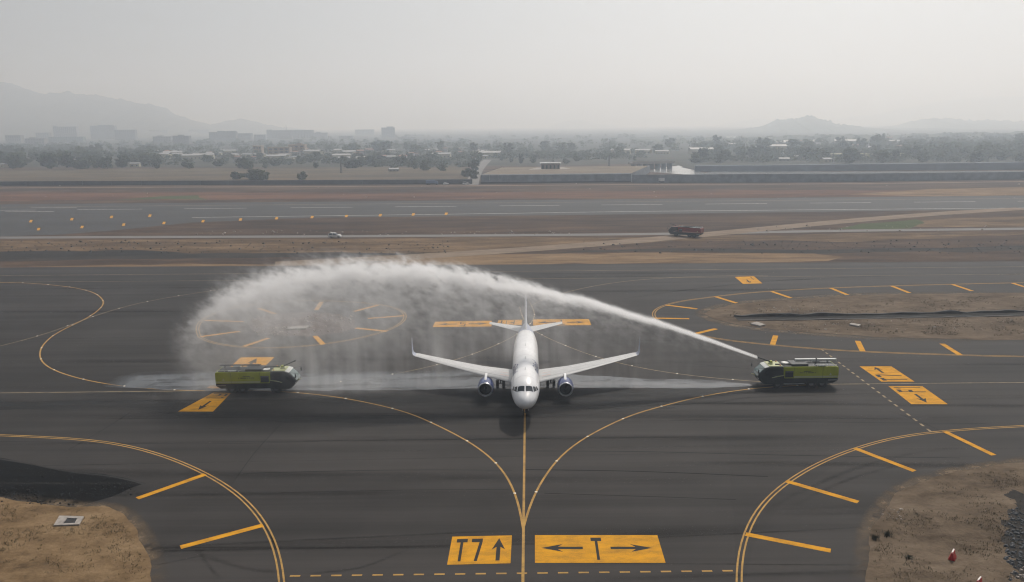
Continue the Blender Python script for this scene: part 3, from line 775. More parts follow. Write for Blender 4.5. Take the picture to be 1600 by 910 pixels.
AF = [(0, 0), (.02, .28), (.08, .62), (.2, .93), (.38, 1.0), (.6, .78), (.8, .42), (1, .03), (1, -.03), (.8, -.16), (.55, -.42), (.32, -.6), (.14, -.55), (.04, -.32)]
def airfoil(x, yle, ch, z, th, cant, s_):
    ring = []
    for (c, t_) in AF:
        t2 = t_ * th * ch * .5
        ring.append((s_ * (x - t2 * math.sin(cant)), yle + c * ch, z + t2 * math.cos(cant)))
    return ring
def zw(x): return 2.52 + (x - 1.6) * math.tan(R(5.6)) + 0.0016 * max(0, x - 4) ** 2
for s_ in (-1, 1):
    st = []
    for x in (1.5, 2.4, 4, 5.2, 6.4, 8.5, 11, 13.5, 15.6, 16.5):
        yle = 11.7 + (x - 1.97) * 0.517
        te = 18.0 + (x - 1.97) * 0.10 if x <= 6.4 else 18.44 + (x - 6.4) * 0.275
        st.append((x, yle, te - yle, zw(x), 0.145 - 0.035 * min(1, x / 10), 0))
    z0 = zw(16.5)
    tipst = [(16.95, 19.47, 1.72, z0 + .05, .09, R(14)), (17.28, 19.75, 1.6, z0 + .16, .08, R(42)), (17.44, 20.05, 1.45, z0 + .42, .06, R(74)), (17.52, 20.5, 1.2, z0 + 1.0, .05, R(83)), (17.62, 21.1, .85, z0 + 1.8, .045, R(84)), (17.68, 21.65, .45, z0 + 2.35, .04, R(84))]
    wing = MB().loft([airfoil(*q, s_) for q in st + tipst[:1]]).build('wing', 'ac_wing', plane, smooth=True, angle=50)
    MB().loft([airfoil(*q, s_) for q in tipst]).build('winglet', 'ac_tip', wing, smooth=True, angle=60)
    # polished leading edge, flap and slat gaps lying on the upper skin
    def skin(x, c, lift=0.012):
        yle = 11.7 + (x - 1.97) * 0.517
        te = 18.0 + (x - 1.97) * 0.10 if x <= 6.4 else 18.44 + (x - 6.4) * 0.275
        ch = te - yle
        tt = np.interp(c, [a[0] for a in AF[:8]], [a[1] for a in AF[:8]]) * (0.145 - 0.035 * min(1, x / 10)) * ch * .5
        return Vector((s_ * x, yle + c * ch, zw(x) + tt + lift))
    def strip(name, xs, c0, c1, mt, lift=0.012):
        vs_, fs_ = [], []
        for x in xs:
            vs_ += [skin(x, c0, lift), skin(x, c1, lift)]
        for k in range(len(xs) - 1):
            f = (2 * k, 2 * k + 2, 2 * k + 3, 2 * k + 1)
            fs_.append(f if s_ > 0 else f[::-1])
        obj(name, vs_, fs_, mt, wing)
    xr = [2.4, 4, 5.2, 6.4, 8.5, 11, 13.5, 15.6, 16.4]
    strip('slat_gap', xr, .155, .163, 'seam')
    strip('flap_gap', xr[:-2], .735, .743, 'seam')
    strip('spoiler_panel', [4.0, 5.2, 6.4, 8.5, 10.6], .62, .725, mat('spoiler_grey', (0.60, 0.60, 0.60), .5), 0.01)
    strip('walkway_marking', [2.35, 3.0, 3.7], .22, .5, 'pink', 0.012)
    for fx in (4.0, 8.0, 11.8):
        yte = 18.2 if fx < 6.4 else 18.44 + (fx - 6.4) * 0.275
        rr = [[(s_ * fx + r_ * math.cos(a), yte - 2.4 + t_, zw(fx) - .28 + r_ * 1.5 * math.sin(a)) for a in [2 * math.pi * k / 10 for k in range(10)]] for t_, r_ in ((0, .03), (.6, .15), (1.6, .19), (2.6, .12), (3.3, .03))]
        MB().loft(rr).build('flap_track_fairing', 'ac_wing', wing, smooth=True)
    # engine
    ex, ey, ez = s_ * 5.75, 10.7, 1.78
    eng = empty('engine', (ex, ey, ez)); eng.parent = plane
    MB().lathe([(.16, 1.055), (.35, 1.10), (.8, 1.155), (1.5, 1.18), (2.2, 1.15), (2.9, 1.04), (3.5, .88), (3.5, .80), (2.6, .86)], 40).build('nacelle', 'ac_blue', eng, smooth=True, fix=False)
    MB().lathe([(.40, .845), (.2, .865), (.06, .90), (0, .955), (.03, 1.01), (.16, 1.055)], 40).build('intake_lip', 'ac_lip', eng, smooth=True, fix=False)
    MB().lathe([(.40, .845), (.95, .83), (1.0, .83), (1.0, .01)], 32).build('intake_duct', 'ac_dark', eng, smooth=True, fix=False)
    MB().lathe([(.45, .005), (.6, .12), (.8, .21), (.95, .25)], 20).build('spinner', 'fan', eng, smooth=True, fix=False)
    bl = MB()
    for k in range(22):
        a = 2 * math.pi * k / 22
        ca, sa = math.cos(a), math.sin(a)
        q = []
        for r_, tw in ((.24, .25), (.82, .10)):
            for e_ in (-1, 1):
                q.append((r_ * ca - e_ * .07 * sa, .93 + e_ * tw * .2, r_ * sa + e_ * .07 * ca))
        bl.add(q, [(0, 1, 3, 2)])
    bl.build('fan', 'fan', eng, fix=False)
    MB().lathe([(2.6, .62), (3.4, .56), (4.3, .40), (4.4, .34), (4.9, .03)], 24).build('exhaust_core', 'gear', eng, smooth=True, fix=False)
    py = MB()
    py.loft([[(-.06, .9, 1.05), (.06, .9, 1.05), (.06, 2.0, 1.13), (-.06, 2.0, 1.13)],
             [(-.17, 1.2, 1.22), (.17, 1.2, 1.22), (.17, 4.6, .75), (-.17, 4.6, .75)],
             [(-.17, 2.9, 1.48), (.17, 2.9, 1.48), (.17, 6.0, 1.05), (-.17, 6.0, 1.05)]])
    py.build('pylon', 'ac_white', eng, smooth=True)
    MB().box(ex * .0 - .35, .35, 1.0, 1.05, 1.20, 1.22)
    # main gear
    mg = empty('main_gear', (s_ * 3.795, 17.5, 0)); mg.parent = plane
    MB().bar((0, 0, .58), (0, -.05, 2.75), .13, 12).bar((0, 0, .9), (-s_ * 1.3, 0, 2.4), .07, 8).bar((0, -.22, 1.0), (0, -.14, 1.8), .04).box(-.02, .02, -.5, .45, 1.35, 2.7).build('strut', 'gear', mg, smooth=True)
    MB().bar((-.48, 0, .58), (.48, 0, .58), .09, 10).build('axle', 'gear', mg)
    for wx in (-.465, .465):
        wh = empty('wheel', (wx, 0, .58)); wh.parent = mg
        MB().lathe([(-.2, .30), (-.215, .45), (-.17, .555), (0, .58), (.17, .555), (.215, .45), (.2, .30)], 28, 'x').build('tyre', 'rubber', wh, smooth=True)
        MB().lathe([(-.17, .02), (-.17, .25), (-.2, .30), (.2, .30), (.17, .25), (.17, .02)], 24, 'x').build('rim', 'ac_wing', wh, smooth=True)
ng = empty('nose_gear', (0, 5.07, 0)); ng.parent = plane
MB().bar((0, 0, .38), (0, .12, 2.1), .085, 10).bar((0, -.05, .8), (0, -.8, 1.9), .045, 8).bar((-.3, 0, .38), (.3, 0, .38), .06, 8).build('strut', 'gear', ng, smooth=True)
for wx in (-.25, .25):
    wh = empty('wheel', (wx, 0, .38)); wh.parent = ng
    MB().lathe([(-.1, .18), (-.11, .29), (-.08, .36), (0, .38), (.08, .36), (.11, .29), (.1, .18)], 24, 'x').build('tyre', 'rubber', wh, smooth=True)
    MB().lathe([(-.08, .01), (-.1, .18), (.1, .18), (.08, .01)], 20, 'x').build('rim', 'ac_wing', wh, smooth=True)
for s_ in (-1, 1):
    MB().box(s_ * .42 - .02, s_ * .42 + .02, -1.2, .1, 1.15, 1.85).build('gear_door', 'ac_white', ng)
    lt = MB(); lt.lathe([(0, .001), (0, .1), (.1, .08)], 12, 'y', (s_ * .14, -.12, 1.25)); lt.build('taxi_light', mat('lamp_glass', (.7, .7, .68), .1), ng, smooth=True)
# tail
def fin_ring(z, yle, ch, th):
    return [(t_ * th * ch * .5, yle + c * ch, z) for (c, t_) in [(0, 0), (.05, .6), (.2, .95), (.4, 1), (.7, .6), (1, .05), (1, -.05), (.7, -.6), (.4, -1), (.2, -.95), (.05, -.6)]]
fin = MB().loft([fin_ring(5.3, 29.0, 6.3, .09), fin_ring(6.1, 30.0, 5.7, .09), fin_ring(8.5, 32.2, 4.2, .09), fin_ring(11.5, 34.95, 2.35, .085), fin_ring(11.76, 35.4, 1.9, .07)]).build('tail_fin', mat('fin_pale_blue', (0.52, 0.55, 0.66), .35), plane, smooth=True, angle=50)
MB().loft([[(t_, y + dy, z) for (t_, dy) in ((0, -.05), (.2 * k_, .3), (0, .45), (-.2 * k_, .3))] for z, y, k_ in ((5.5, 29.25, 1.3), (6.1, 30.0, 1.1), (8.5, 32.2, .8), (11.5, 34.95, .55), (11.8, 35.3, .4))]).build('leading_edge', 'ac_white', fin, smooth=True)
for s_ in (-1, 1):
    MB().loft([airfoil(x, 30.9 + (x - .5) * .62, 4.2 - (x - .5) * .48, 4.98 + (x - .5) * math.tan(R(6.5)), .10, 0, s_) for x in (.4, 1.5, 3, 4.6, 5.9, 6.22)]).build('tailplane', 'ac_wing', plane, smooth=True, angle=50)
# bluish rear fuselage band
b = MB(); vs_, fs_ = [], []
yl = np.linspace(29.5, 37.3, 16)
for y in yl:
    for k in range(NF): vs_.append(fus(y, 2 * math.pi * k / NF, 0.012))
for i in range(len(yl) - 1):
    for k in range(NF): fs_.append((i * NF + k, i * NF + (k + 1) % NF, (i + 1) * NF + (k + 1) % NF, (i + 1) * NF + k))
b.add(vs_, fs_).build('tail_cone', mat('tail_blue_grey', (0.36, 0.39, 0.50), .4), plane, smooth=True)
ngp = g(821, 649.5)
rz = math.atan2(-axd.x, axd.y)
plane.rotation_euler = (0, 0, rz)
off = Matrix.Rotation(rz, 3, 'Z') @ Vector((0, 5.07, 0))
plane.location = (ngp.x - off.x, ngp.y - off.y, 0.0)

# ------------------------------------------------------------------ fire trucks
M['lime'] = mat('lime_yellow_paint', (0.37, 0.41, 0.012), 0.38, var=0.14, scale=0.7, coat=0.4)
M['lime_pale'] = mat('pale_lime_band', (0.42, 0.44, 0.22), 0.45)
M['truck_dark'] = mat('charcoal_panel', (0.016, 0.022, 0.024), 0.55, var=0.2, scale=1.5)
M['truck_glass'] = mat('tinted_glass', (0.012, 0.018, 0.022), 0.08, spec=0.8)
M['truck_screen'] = mat('windscreen_glass', (0.12, 0.17, 0.16), 0.05, spec=1.0)
M['silver'] = mat('brushed_aluminium', (0.60, 0.60, 0.61), 0.35, 0.7)
M['truck_white'] = mat('truck_white', (0.62, 0.63, 0.60), 0.45)
M['shutter'] = mat('shutter_grey', (0.055, 0.062, 0.075), 0.4, 0.4)
M['red_paint'] = mat('red_paint', (0.22, 0.022, 0.018), 0.4, coat=0.3)
M['red_band'] = mat('faded_red_band', (0.34, 0.16, 0.14), 0.5)
M['orange'] = mat('amber_lens', (0.7, 0.25, 0.02), 0.3)
M['lens'] = mat('lamp_lens', (0.75, 0.76, 0.75), 0.1)
def fire_truck(label, paintm, bandm, elev=20, ladder='silver', turn=0):
    """x forward, rear bumper at x=-6, near side at y=-1.5"""
    t = empty('fire_truck'); tag(t, label, 'fire truck')
    X = lambda d: d - 6.0
    HW = 1.5
    prof = [(X(0), 1.5), (X(0), 3.1), (X(.15), 3.25), (X(8.05), 3.25), (X(8.05), 1.5)]
    body = MB().prism(prof, -HW, HW).build('body', paintm, t, bevel=0.06, smooth=True)
    for s_ in (-1, 1):
        y = s_ * HW
        MB().box(X(.1), X(6.6), y - .006, y + .006, 1.58, 1.86).build('reflective_band', bandm, body)
        for xx in (2.35, 6.65):
            MB().box(X(xx) - .015, X(xx) + .015, y - .008, y + .008, 1.55, 3.2).build('panel_gap', 'truck_dark', body)
        sh = MB().box(X(6.75), X(7.95), y - .02, y + .02, 1.65, 2.65).build('shutter', 'shutter', body)
        for k in range(6):
            MB().box(X(6.8), X(7.9), y - .032, y + .032, 1.72 + k * .155, 1.76 + k * .155).build('slat', 'silver' if k == 5 else 'truck_dark', sh)
        # two lines of lettering too small to read, and a badge
        rnd = random.Random(3)
        for zz, x0, x1, hh in ((2.50, 4.1, 5.2, .13), (2.28, 3.45, 5.75, .13)):
            x = x0
            while x < x1:
                wl = rnd.uniform(.07, .12)
                MB().box(X(x), X(x + wl), y - .012, y + .012, zz, zz + hh).build('letter', 'truck_dark', body, fix=False)
                x += wl + (.05 if rnd.random() < .85 else .16)
        MB().add([(X(1.0), y + s_ * .012, 1.95), (X(1.4), y + s_ * .012, 1.95), (X(1.2), y + s_ * .012, 2.35)], [(0, 1, 2)]).build('badge', 'lime_pale', body)
    skirt = MB().prism([(X(.05), 1.5), (X(.05), 1.12), (X(.75), .72), (X(8.3), .60), (X(8.3), 1.5)], -HW + .03, HW - .03).build('skirt', 'truck_dark', t, bevel=.03)
    for s_ in (-1, 1):
        MB().box(X(.15), X(1.5), s_ * (HW - .01) - .03, s_ * (HW - .01) + .03, 1.16, 1.22).build('bumper_trim', 'silver', skirt)
        MB().box(X(5.0), X(8.1), s_ * (HW) - .05, s_ * (HW) + .05, .62, .70).build('side_step', 'silver', skirt)
        for xx in (5.1, 6.65):
            MB().box(X(xx), X(xx + 1.4), s_ * (HW - .01) - .03, s_ * (HW - .01) + .03, .85, 1.4).build('locker_door', 'truck_dark', skirt, bevel=.02)
    # cab
    cp = [(X(8.05), .62), (X(8.05), 3.28), (X(10.3), 3.28), (X(10.85), 3.12), (X(11.75), 2.25), (X(11.98), 1.75), (X(11.75), 1.2), (X(11.1), .58)]
    rings = []
    for yy, k_ in ((-HW + .02, .93), (-HW + .2, .985), (-.5, 1.0), (.5, 1.0), (HW - .2, .985), (HW - .02, .93)):
        rings.append([(X(8.05) + (x - X(8.05)) * k_, yy, z) for x, z in cp])
    cab = MB().loft(rings).build('cab', 'truck_dark', t, smooth=True, angle=35, bevel=.03)
    def slab(name, pts, mt, parent, lift=.02):
        n = len(pts)
        P = [Vector(p) for p in pts]
        nrm = (P[1] - P[0]).cross(P[2] - P[0]).normalized()
        MB().add([p for p in P] + [p + nrm * lift for p in P], [tuple(range(n)), tuple(range(n, 2 * n))] + [(k, (k + 1) % n, n + (k + 1) % n, n + k) for k in range(n)]).build(name, mt, parent)
    xs1, zs1, xs2, zs2 = X(10.88), 3.06, X(11.74), 2.22
    slab('windscreen', [(xs1 + .03, -1.12, zs1), (xs2 + .03, -1.22, zs2), (xs2 + .03, 1.22, zs2), (xs1 + .03, 1.12, zs1)], 'truck_screen', cab)
    slab('windscreen', [(X(11.80), -1.2, 2.14), (X(11.97), -1.15, 1.80), (X(11.97), 1.15, 1.80), (X(11.80), 1.2, 2.14)], 'truck_screen', cab)
    MB().box(X(8.3), X(10.35), -1.25, 1.25, 3.27, 3.36).build('cab_roof', bandm, cab, bevel=.03)
    MB().prism([(X(10.3), 3.30), (X(10.86), 3.14), (X(10.95), 3.05), (X(10.4), 3.22)], -1.3, 1.3).build('visor', 'truck_white', cab)
    for s_ in (-1, 1):
        y = s_ * (HW - .01)
        MB().prism([(X(8.25), 2.05), (X(8.25), 3.0), (X(9.0), 3.12), (X(10.25), 3.08), (X(10.95), 2.2), (X(10.2), 1.95)], y - .035, y + .035).build('side_window', 'truck_glass', cab)
        MB().prism([(X(8.1), 1.92), (X(8.1), 2.0), (X(9.0), 1.92), (X(9.9), 1.66), (X(9.9), 1.58)], y - .04, y + .04).build('cab_stripe', bandm, cab)
        MB().prism([(X(8.05), 2.05), (X(8.05), 3.24), (X(8.28), 3.26), (X(8.2), 2.9), (X(8.2), 2.05)], y - .04, y + .04).build('door_pillar', paintm, cab)
        MB().box(X(9.2), X(9.5), y - .05, y + .05, 1.75, 1.8).build('handle', 'silver', cab)
        MB().box(X(11.55), X(11.86), s_ * 1.05 - .2, s_ * 1.05 + .2, 1.36, 1.56).build('headlight', 'lens', cab, bevel=.03)
        mi = MB().bar((X(11.0), s_ * 1.35, 3.05), (X(12.0), s_ * 1.75, 3.12), .03).bar((X(12.0), s_ * 1.75, 3.12), (X(12.02), s_ * 1.75, 2.75), .025).bar((X(11.6), s_ * 1.35, 2.3), (X(12.0), s_ * 1.75, 2.6), .02)
        mi.box(X(11.95), X(12.08), s_ * 1.75 - .14, s_ * 1.75 + .14, 2.45, 2.95).build('mirror', 'truck_dark', t)
    MB().bar((X(11.85), -.25, 1.5), (X(11.95), -.25, 1.62), .12, 10).bar((X(11.9), -.25, 1.62), (X(12.45), -.25, 1.78), .07, 10, .05).build('bumper_monitor', 'lime_pale' if paintm == 'lime' else 'truck_dark', t, smooth=True)
    # wheels in arches
    for xx in (2.35, 3.95, 8.95):
        for s_ in (-1, 1):
            MB().lathe([(-.06, .80), (.06, .80), (.06, .68), (-.06, .68)], 24, 'y', (X(xx), s_ * (HW - .04), .68)).build('wheel_arch', 'truck_dark', skirt, smooth=True)
            wh = empty('wheel', (X(xx), s_ * (HW - .25), .67)); wh.parent = t
            MB().lathe([(-.2, .36), (-.22, .52), (-.18, .63), (-.06, .67), (.06, .67), (.18, .63), (.22, .52), (.2, .36)], 28).build('tyre', 'rubber', wh, smooth=True)
            MB().lathe([(s_ * .05, .02), (s_ * .1, .2), (s_ * .2, .36), (s_ * -.1, .36), (s_ * -.1, .02)], 18).build('rim', 'gear', wh, smooth=True)
    # roof
    deck = MB().box(X(.3), X(8.0), -1.3, 1.3, 3.25, 3.30).build('roof_deck', 'truck_dark', t)
    for s_ in (-1, 1):
        rl = MB()
        for x_ in (.3, 1.3, 2.3, 3.4):
            rl.bar((X(x_), s_ * 1.36, 3.22), (X(x_ + .25), s_ * 1.36, 3.52), .022, 5)
        rl.bar((X(.3), s_ * 1.36, 3.52), (X(3.9), s_ * 1.36, 3.52), .022, 5)
        rl.build('guard_rail', 'truck_white', deck)
        MB().box(X(1.9), X(3.0), s_ * 1.2 - .16, s_ * 1.2 + .16, 3.30, 3.46).build('roof_box', 'truck_white', deck, bevel=.03)
        MB().bar((X(3.2), s_ * 1.25, 3.30), (X(3.6), s_ * 1.25, 3.62), .05).build('work_light', 'truck_dark', deck)
    MB().box(X(4.4), X(6.9), -1.1, 1.1, 3.30, 3.56).build('equipment_locker', 'truck_dark', deck, bevel=.04)
    rg = []
    for k in range(24):
        a = 2 * math.pi * k / 24
        rg.append((math.cos(a), math.sin(a)))
    MB().loft([[(X(7.4) + c * r_, s__ * r_ - .5, z) for c, s__ in rg] for r_, z in ((.5, 3.30), (.55, 3.42), (.42, 3.46), (.2, 3.36))]).build('hose_reel', 'truck_white', deck, smooth=True)
    MB().bar((X(5.2), .3, 3.3), (X(7.6), .7, 3.48), .11, 8).bar((X(7.6), .7, 3.48), (X(9.2), .5, 3.44), .09, 8).build('intake_pipe', 'truck_dark', deck, smooth=True)
    lad = MB()
    if ladder == 'silver':
        lad.box(X(-.4), X(5.8), -1.05, -.55, 3.60, 3.84)
        lad.box(X(-.45), X(-.3), -1.02, -.58, 3.56, 3.84)
        lad.box(X(.8), X(1.0), -.9, -.7, 3.3, 3.62); lad.box(X(5.2), X(5.4), -.9, -.7, 3.3, 3.62)
        lad.build('roof_boom', 'truck_white', t, bevel=.02)
        MB().bar((X(2.7), -.5, 3.3), (X(2.7), -.5, 4.0), .05).box(X(2.6), X(2.82), -.6, -.4, 3.95, 4.12).build('light_mast', 'truck_dark', t)
    else:
        for yy in (.55, .95):
            lad.box(X(.1), X(6.2), yy - .03, yy + .03, 3.66, 3.76)
        for k in range(20):
            lad.box(X(.3 + k * .3), X(.34 + k * .3), .56, .94, 3.69, 3.73)
        for xx in (.8, 5.4): lad.box(X(xx), X(xx + .06), .5, 1.0, 3.3, 3.67)
        lad.build('roof_ladder', 'shutter', t)
    # roof monitor
    mon = MB().lathe([(3.3, .42), (3.42, .42), (3.52, .28), (3.66, .22), (3.66, .01)], 18, 'z', (X(9.75), 0, 0)).build('monitor', 'lime_pale' if paintm == 'lime' else 'truck_dark', t, smooth=True)
    ca, sa = math.cos(R(elev)), math.sin(R(elev))
    bx, bz = X(9.75), 3.68
    MB().bar((bx - .3 * ca, 0, bz - .3 * sa), (bx + 1.9 * ca, 0, bz + 1.9 * sa), .11, 10, .075).bar((bx + 1.9 * ca, 0, bz + 1.9 * sa), (bx + 2.15 * ca, 0, bz + 2.15 * sa), .13, 10, .11).build('nozzle', 'truck_dark', mon, smooth=True)
    MB().box(bx - .22, bx + .12, -.26, .26, bz - .1, bz + .16).build('pivot_block', paintm, mon, bevel=.04)
    for s_ in (-1, 1):
        MB().lathe([(3.36, .1), (3.5, .09), (3.53, .01)], 10, 'z', (X(8.6), s_ * 1.0, 0)).build('beacon', 'orange', cab, smooth=True)
    return t, Vector((bx + 2.15 * ca, 0, bz + 2.15 * sa))
td = (g(1302, 600.5) - g(300, 611)); td.z = 0; td.normalize()
trz = math.atan2(td.y, td.x)
truckR, tipR = fire_truck('lime and charcoal fire truck shooting the water jet, silver boom on its roof', 'lime', 'lime_pale', 20)
c = g(1246, 606.5)
nrm = Vector((-td.y, td.x, 0))
truckR.location = (c.x + nrm.x * 1.5, c.y + nrm.y * 1.5, 0)
truckR.rotation_euler = (0, 0, trz + math.pi)
truckL, tipL = fire_truck('lime and charcoal fire truck with dark roof ladder, parked over a painted sign', 'lime', 'lime_pale', 24, ladder='dark')
c = g(401, 614.5)
truckL.location = (c.x + nrm.x * 1.5, c.y + nrm.y * 1.5, 0)
truckL.rotation_euler = (0, 0, trz)
truckF, tipF = fire_truck('dark red fire truck driving on the distant dirt track', 'red_paint', 'red_band', 12, ladder='dark')
c = g(1071, 369.5)
truckF.location = (c.x, c.y, 0)
truckF.rotation_euler = (0, 0, math.pi - R(33))
NOZ = truckR.matrix_basis @ tipR

# ------------------------------------------------------------------ cars
M['car_white'] = mat('car_white', (0.78, 0.78, 0.77), 0.3, coat=0.5)
M['car_blue'] = mat('lorry_blue', (0.08, 0.13, 0.24), 0.4)
def suv(label, paintm='car_white', group=None):
    t = empty('car'); tag(t, label, 'car', group)
    lo = [(-2.2, .35), (-2.25, .9), (-2.1, 1.05), (1.0, 1.08), (2.0, .95), (2.22, .75), (2.2, .35)]
    MB().prism(lo, -.9, .9).build('body', paintm, t, bevel=.06, smooth=True)
    cabp = [[(-2.1, 1.04), (-1.95, 1.62), (-1.6, 1.72), (.1, 1.70), (.95, 1.07)]]
    n = 5
    rings = [[(x, yy * (1 if z < 1.2 else .86), z) for x, z in cabp[0]] for yy in (-.86, .86)]
    cb = MB().loft(rings).build('cabin', 'truck_glass', t)
    MB().prism([(-1.95, 1.64), (-1.6, 1.74), (.12, 1.72), (.22, 1.64)], -.74, .74).build('roof', paintm, t, bevel=.02)
    for s_ in (-1, 1):
        for x0, x1 in ((-2.0, -1.9), (-.75, -.65)):
            MB().add([(x0 - .05, s_ * .87, 1.07), (x1, s_ * .87, 1.07), (x1 + .08, s_ * .755, 1.68), (x0 + .05, s_ * .755, 1.68)], [(0, 1, 2, 3)]).build('pillar', paintm, cb)
        MB().add([(.85, s_ * .87, 1.08), (1.0, s_ * .87, 1.08), (.18, s_ * .755, 1.70), (.05, s_ * .755, 1.70)], [(0, 1, 2, 3)]).build('pillar', paintm, cb)
        for xx in (-1.35, 1.4):
            wh = empty('wheel', (xx, s_ * .8, .35)); wh.parent = t
            MB().lathe([(-.12, .2), (-.12, .33), (0, .36), (.12, .33), (.12, .2)], 18).build('tyre', 'rubber', wh, smooth=True)
            MB().lathe([(s_ * .08, .01), (s_ * .11, .2), (s_ * -.08, .2)], 14).build('rim', 'silver', wh, smooth=True)
        MB().box(2.12, 2.24, s_ * .65 - .17, s_ * .65 + .17, .7, .84).build('headlight', 'lens', t)
    return t
car = suv('white off-road car driving along the service road')
c = g(523.5, 371.6); car.location = (c.x, c.y, 0.0); car.rotation_euler = (0, 0, R(-2))
for x, y, r_, lb in [(697, 289.0, 60, 'white car parked at the foot of the boundary wall'), (728, 288.5, 8, 'white car beside the ramp road at the wall')]:
    o = copy_tree(car); c = g(x, y); o.location = (c.x, c.y, 0); o.rotation_euler = (0, 0, R(r_)); tag(o, lb, 'car')
def lorry(label, x, y, rz_, mt, boxm):
    t = empty('lorry'); tag(t, label, 'truck')
    MB().prism([(2.2, .6), (2.2, 2.5), (3.4, 2.5), (4.0, 1.6), (4.0, .6)], -1.15, 1.15).build('cab', mt, t, bevel=.05)
    MB().box(-4, 2.1, -1.2, 1.2, 1.0, 3.1).build('cargo_box', boxm, t, bevel=.04)
    MB().box(-4, 3.9, -.5, .5, .5, 1.0).build('chassis', 'truck_dark', t)
    for xx in (-3, -1.8, 3.0):
        for s_ in (-1, 1):
            MB().lathe([(-.15, .01), (-.15, .48), (.15, .48), (.15, .01)], 14, 'y', (xx, s_ * 1.0, .48)).build('wheel', 'rubber', t)
    c = g(x, y); t.location = (c.x, c.y, 0); t.rotation_euler = (0, 0, R(rz_))
lorry('blue lorry with a pale box parked at the boundary wall', 675, 289, 4, 'car_blue', 'car_blue')
lorry('white lorry with open box near the river wall', 1038, 285.5, 25, 'car_white', 'car_white')

# ------------------------------------------------------------------ small things near the camera
mh = empty('manhole', g(107, 815.5, .05)); tag(mh, 'square concrete manhole frame with a dark grate on earth', 'manhole')
def local(px, z, o): 
    p = g(*px, z) - o.location
    return (p.x, p.y, 0)
q = [(84, 822.5), (124, 821), (131, 808.5), (93, 807.5)]
qi = [(98, 819.5), (117, 819), (121, 811.5), (105, 811)]
qo = [Vector(local(p, .05, mh)) for p in q]; qn = [Vector(local(p, .05, mh)) for p in qi]
MB().add([v + Vector((0, 0, z)) for z in (-.05, .12) for v in qo] + [v + Vector((0, 0, z)) for z in (.12, .0) for v in qn],
         [(0, 1, 5, 4), (1, 2, 6, 5), (2, 3, 7, 6), (3, 0, 4, 7), (4, 5, 9, 8), (5, 6, 10, 9), (6, 7, 11, 10), (7, 4, 8, 11), (8, 9, 13, 12), (9, 10, 14, 13), (10, 11, 15, 14), (11, 8, 12, 15)]).build('frame', 'concrete', mh, fix=True)
MB().add([v + Vector((0, 0, .02)) for v in qn], [(0, 1, 2, 3)]).build('cover', 'grate', mh)
for k in range(7):
    a, b2 = qn[0].lerp(qn[1], (k + .5) / 7), qn[3].lerp(qn[2], (k + .5) / 7)
    MB().bar(a + Vector((0, 0, .05)), b2 + Vector((0, 0, .05)), .03, 5).build('grate_bar', 'grate', mh)
for (q, lb) in [([(1172, 507.5), (1187, 511.5), (1196, 509.5), (1182, 505)], 'pale concrete slab at the end of the drain ditch'), ([(447, 516.5), (478, 515.5), (483, 511), (456, 512)], 'pale concrete slab on the rubble island'),
                ([(1326, 509), (1342, 512), (1345, 509.5), (1330, 507)], 'small pale concrete slab on the ditch island')]:
    P = [g(*p) for p in q]; c = sum(P, Vector()) / 4
    o = MB().add([(p.x - c.x, p.y - c.y, z) for z in (0, .28) for p in P], [(0, 1, 2, 3), (4, 5, 6, 7), (0, 1, 5, 4), (1, 2, 6, 5), (2, 3, 7, 6), (3, 0, 4, 7)]).build('concrete_slab', 'concrete', bevel=.03)
    o.location = (c.x, c.y, .03); tag(o, lb, 'slab')
# drain ditch
dp = [g(*p) for p in [(1150, 498), (1250, 497.5), (1400, 494.5), (1600, 491), (1900, 486)]]
dt = empty('drain_ditch', dp[0]); tag(dt, 'dark open concrete drain running along the earth island', 'ditch')
dpl = smooth_line(dp, 1.2)
o = ribbon('ditch_bottom', dpl, 3.0, 0.045, 'dark'); o.parent = dt; o.matrix_parent_inverse = Matrix.Translation(-dt.location)
M['ditch'] = mat('ditch_concrete', (0.055, 0.052, 0.048), 0.9, var=0.4, scale=.6)
for s_, h0_ in ((-1, .2), (1, .6)):
    L = []
    for i, p in enumerate(dpl):
        d = (dpl[min(i + 1, len(dpl) - 1)] - dpl[max(i - 1, 0)]).normalized(); nn = Vector((-d.y, d.x, 0))
        a, b2 = p + nn * s_ * (1.4 + .5 * noise.noise(p * .35)), p + nn * s_ * 1.95
        hh = h0_ * (.75 + .9 * noise.noise(p * .22 + Vector((3, 0, 0))))
        L.append([(a.x, a.y, .0), (b2.x, b2.y, .0), (b2.x, b2.y, hh), (a.x, a.y, hh)])
    o = MB().loft(L).build('ditch_wall', 'ditch', dt); o.matrix_parent_inverse = Matrix.Translation(-dt.location)
# red barriers
M['barrier'] = mat('red_plastic', (0.42, 0.018, 0.02), 0.4, var=0.1, scale=3)
M['barrier_white'] = mat('white_plastic', (0.72, 0.66, 0.62), 0.5)
def barrier(px, rz_, label):
    t = empty('road_barrier', g(*px, .03), R(rz_)); t.scale = (.66, .66, .74); tag(t, label, 'barrier')
    prof = [(-.42, 0), (-.42, .18), (-.2, .5), (-.14, .95), (-.1, 1.02), (.1, 1.02), (.14, .95), (.2, .5), (.42, .18), (.42, 0)]
    rings = [[(x * k_, y, z * (0.97 if abs(y) > .6 else 1)) for x, z in prof] for y, k_ in ((-.72, .85), (-.6, 1), (.6, 1), (.72, .85))]
    bd = MB().loft(rings).build('shell', 'barrier', t, bevel=.03, smooth=True)
    MB().box(-.09, .09, -.55, .55, 1.02, 1.1).build('top_ridge', 'barrier_white', t, bevel=.02)
    for s_ in (-1, 1):
        MB().bar((0, s_ * .73, .15), (0, s_ * .73, .9), .05, 8).build('end_pin', 'barrier', t)
    MB().box(-.3, .3, -.3, .3, .0, .12).build('foot', 'truck_dark', t)
barrier((1488, 873), -38, 'red plastic road barrier standing alone on bare earth')
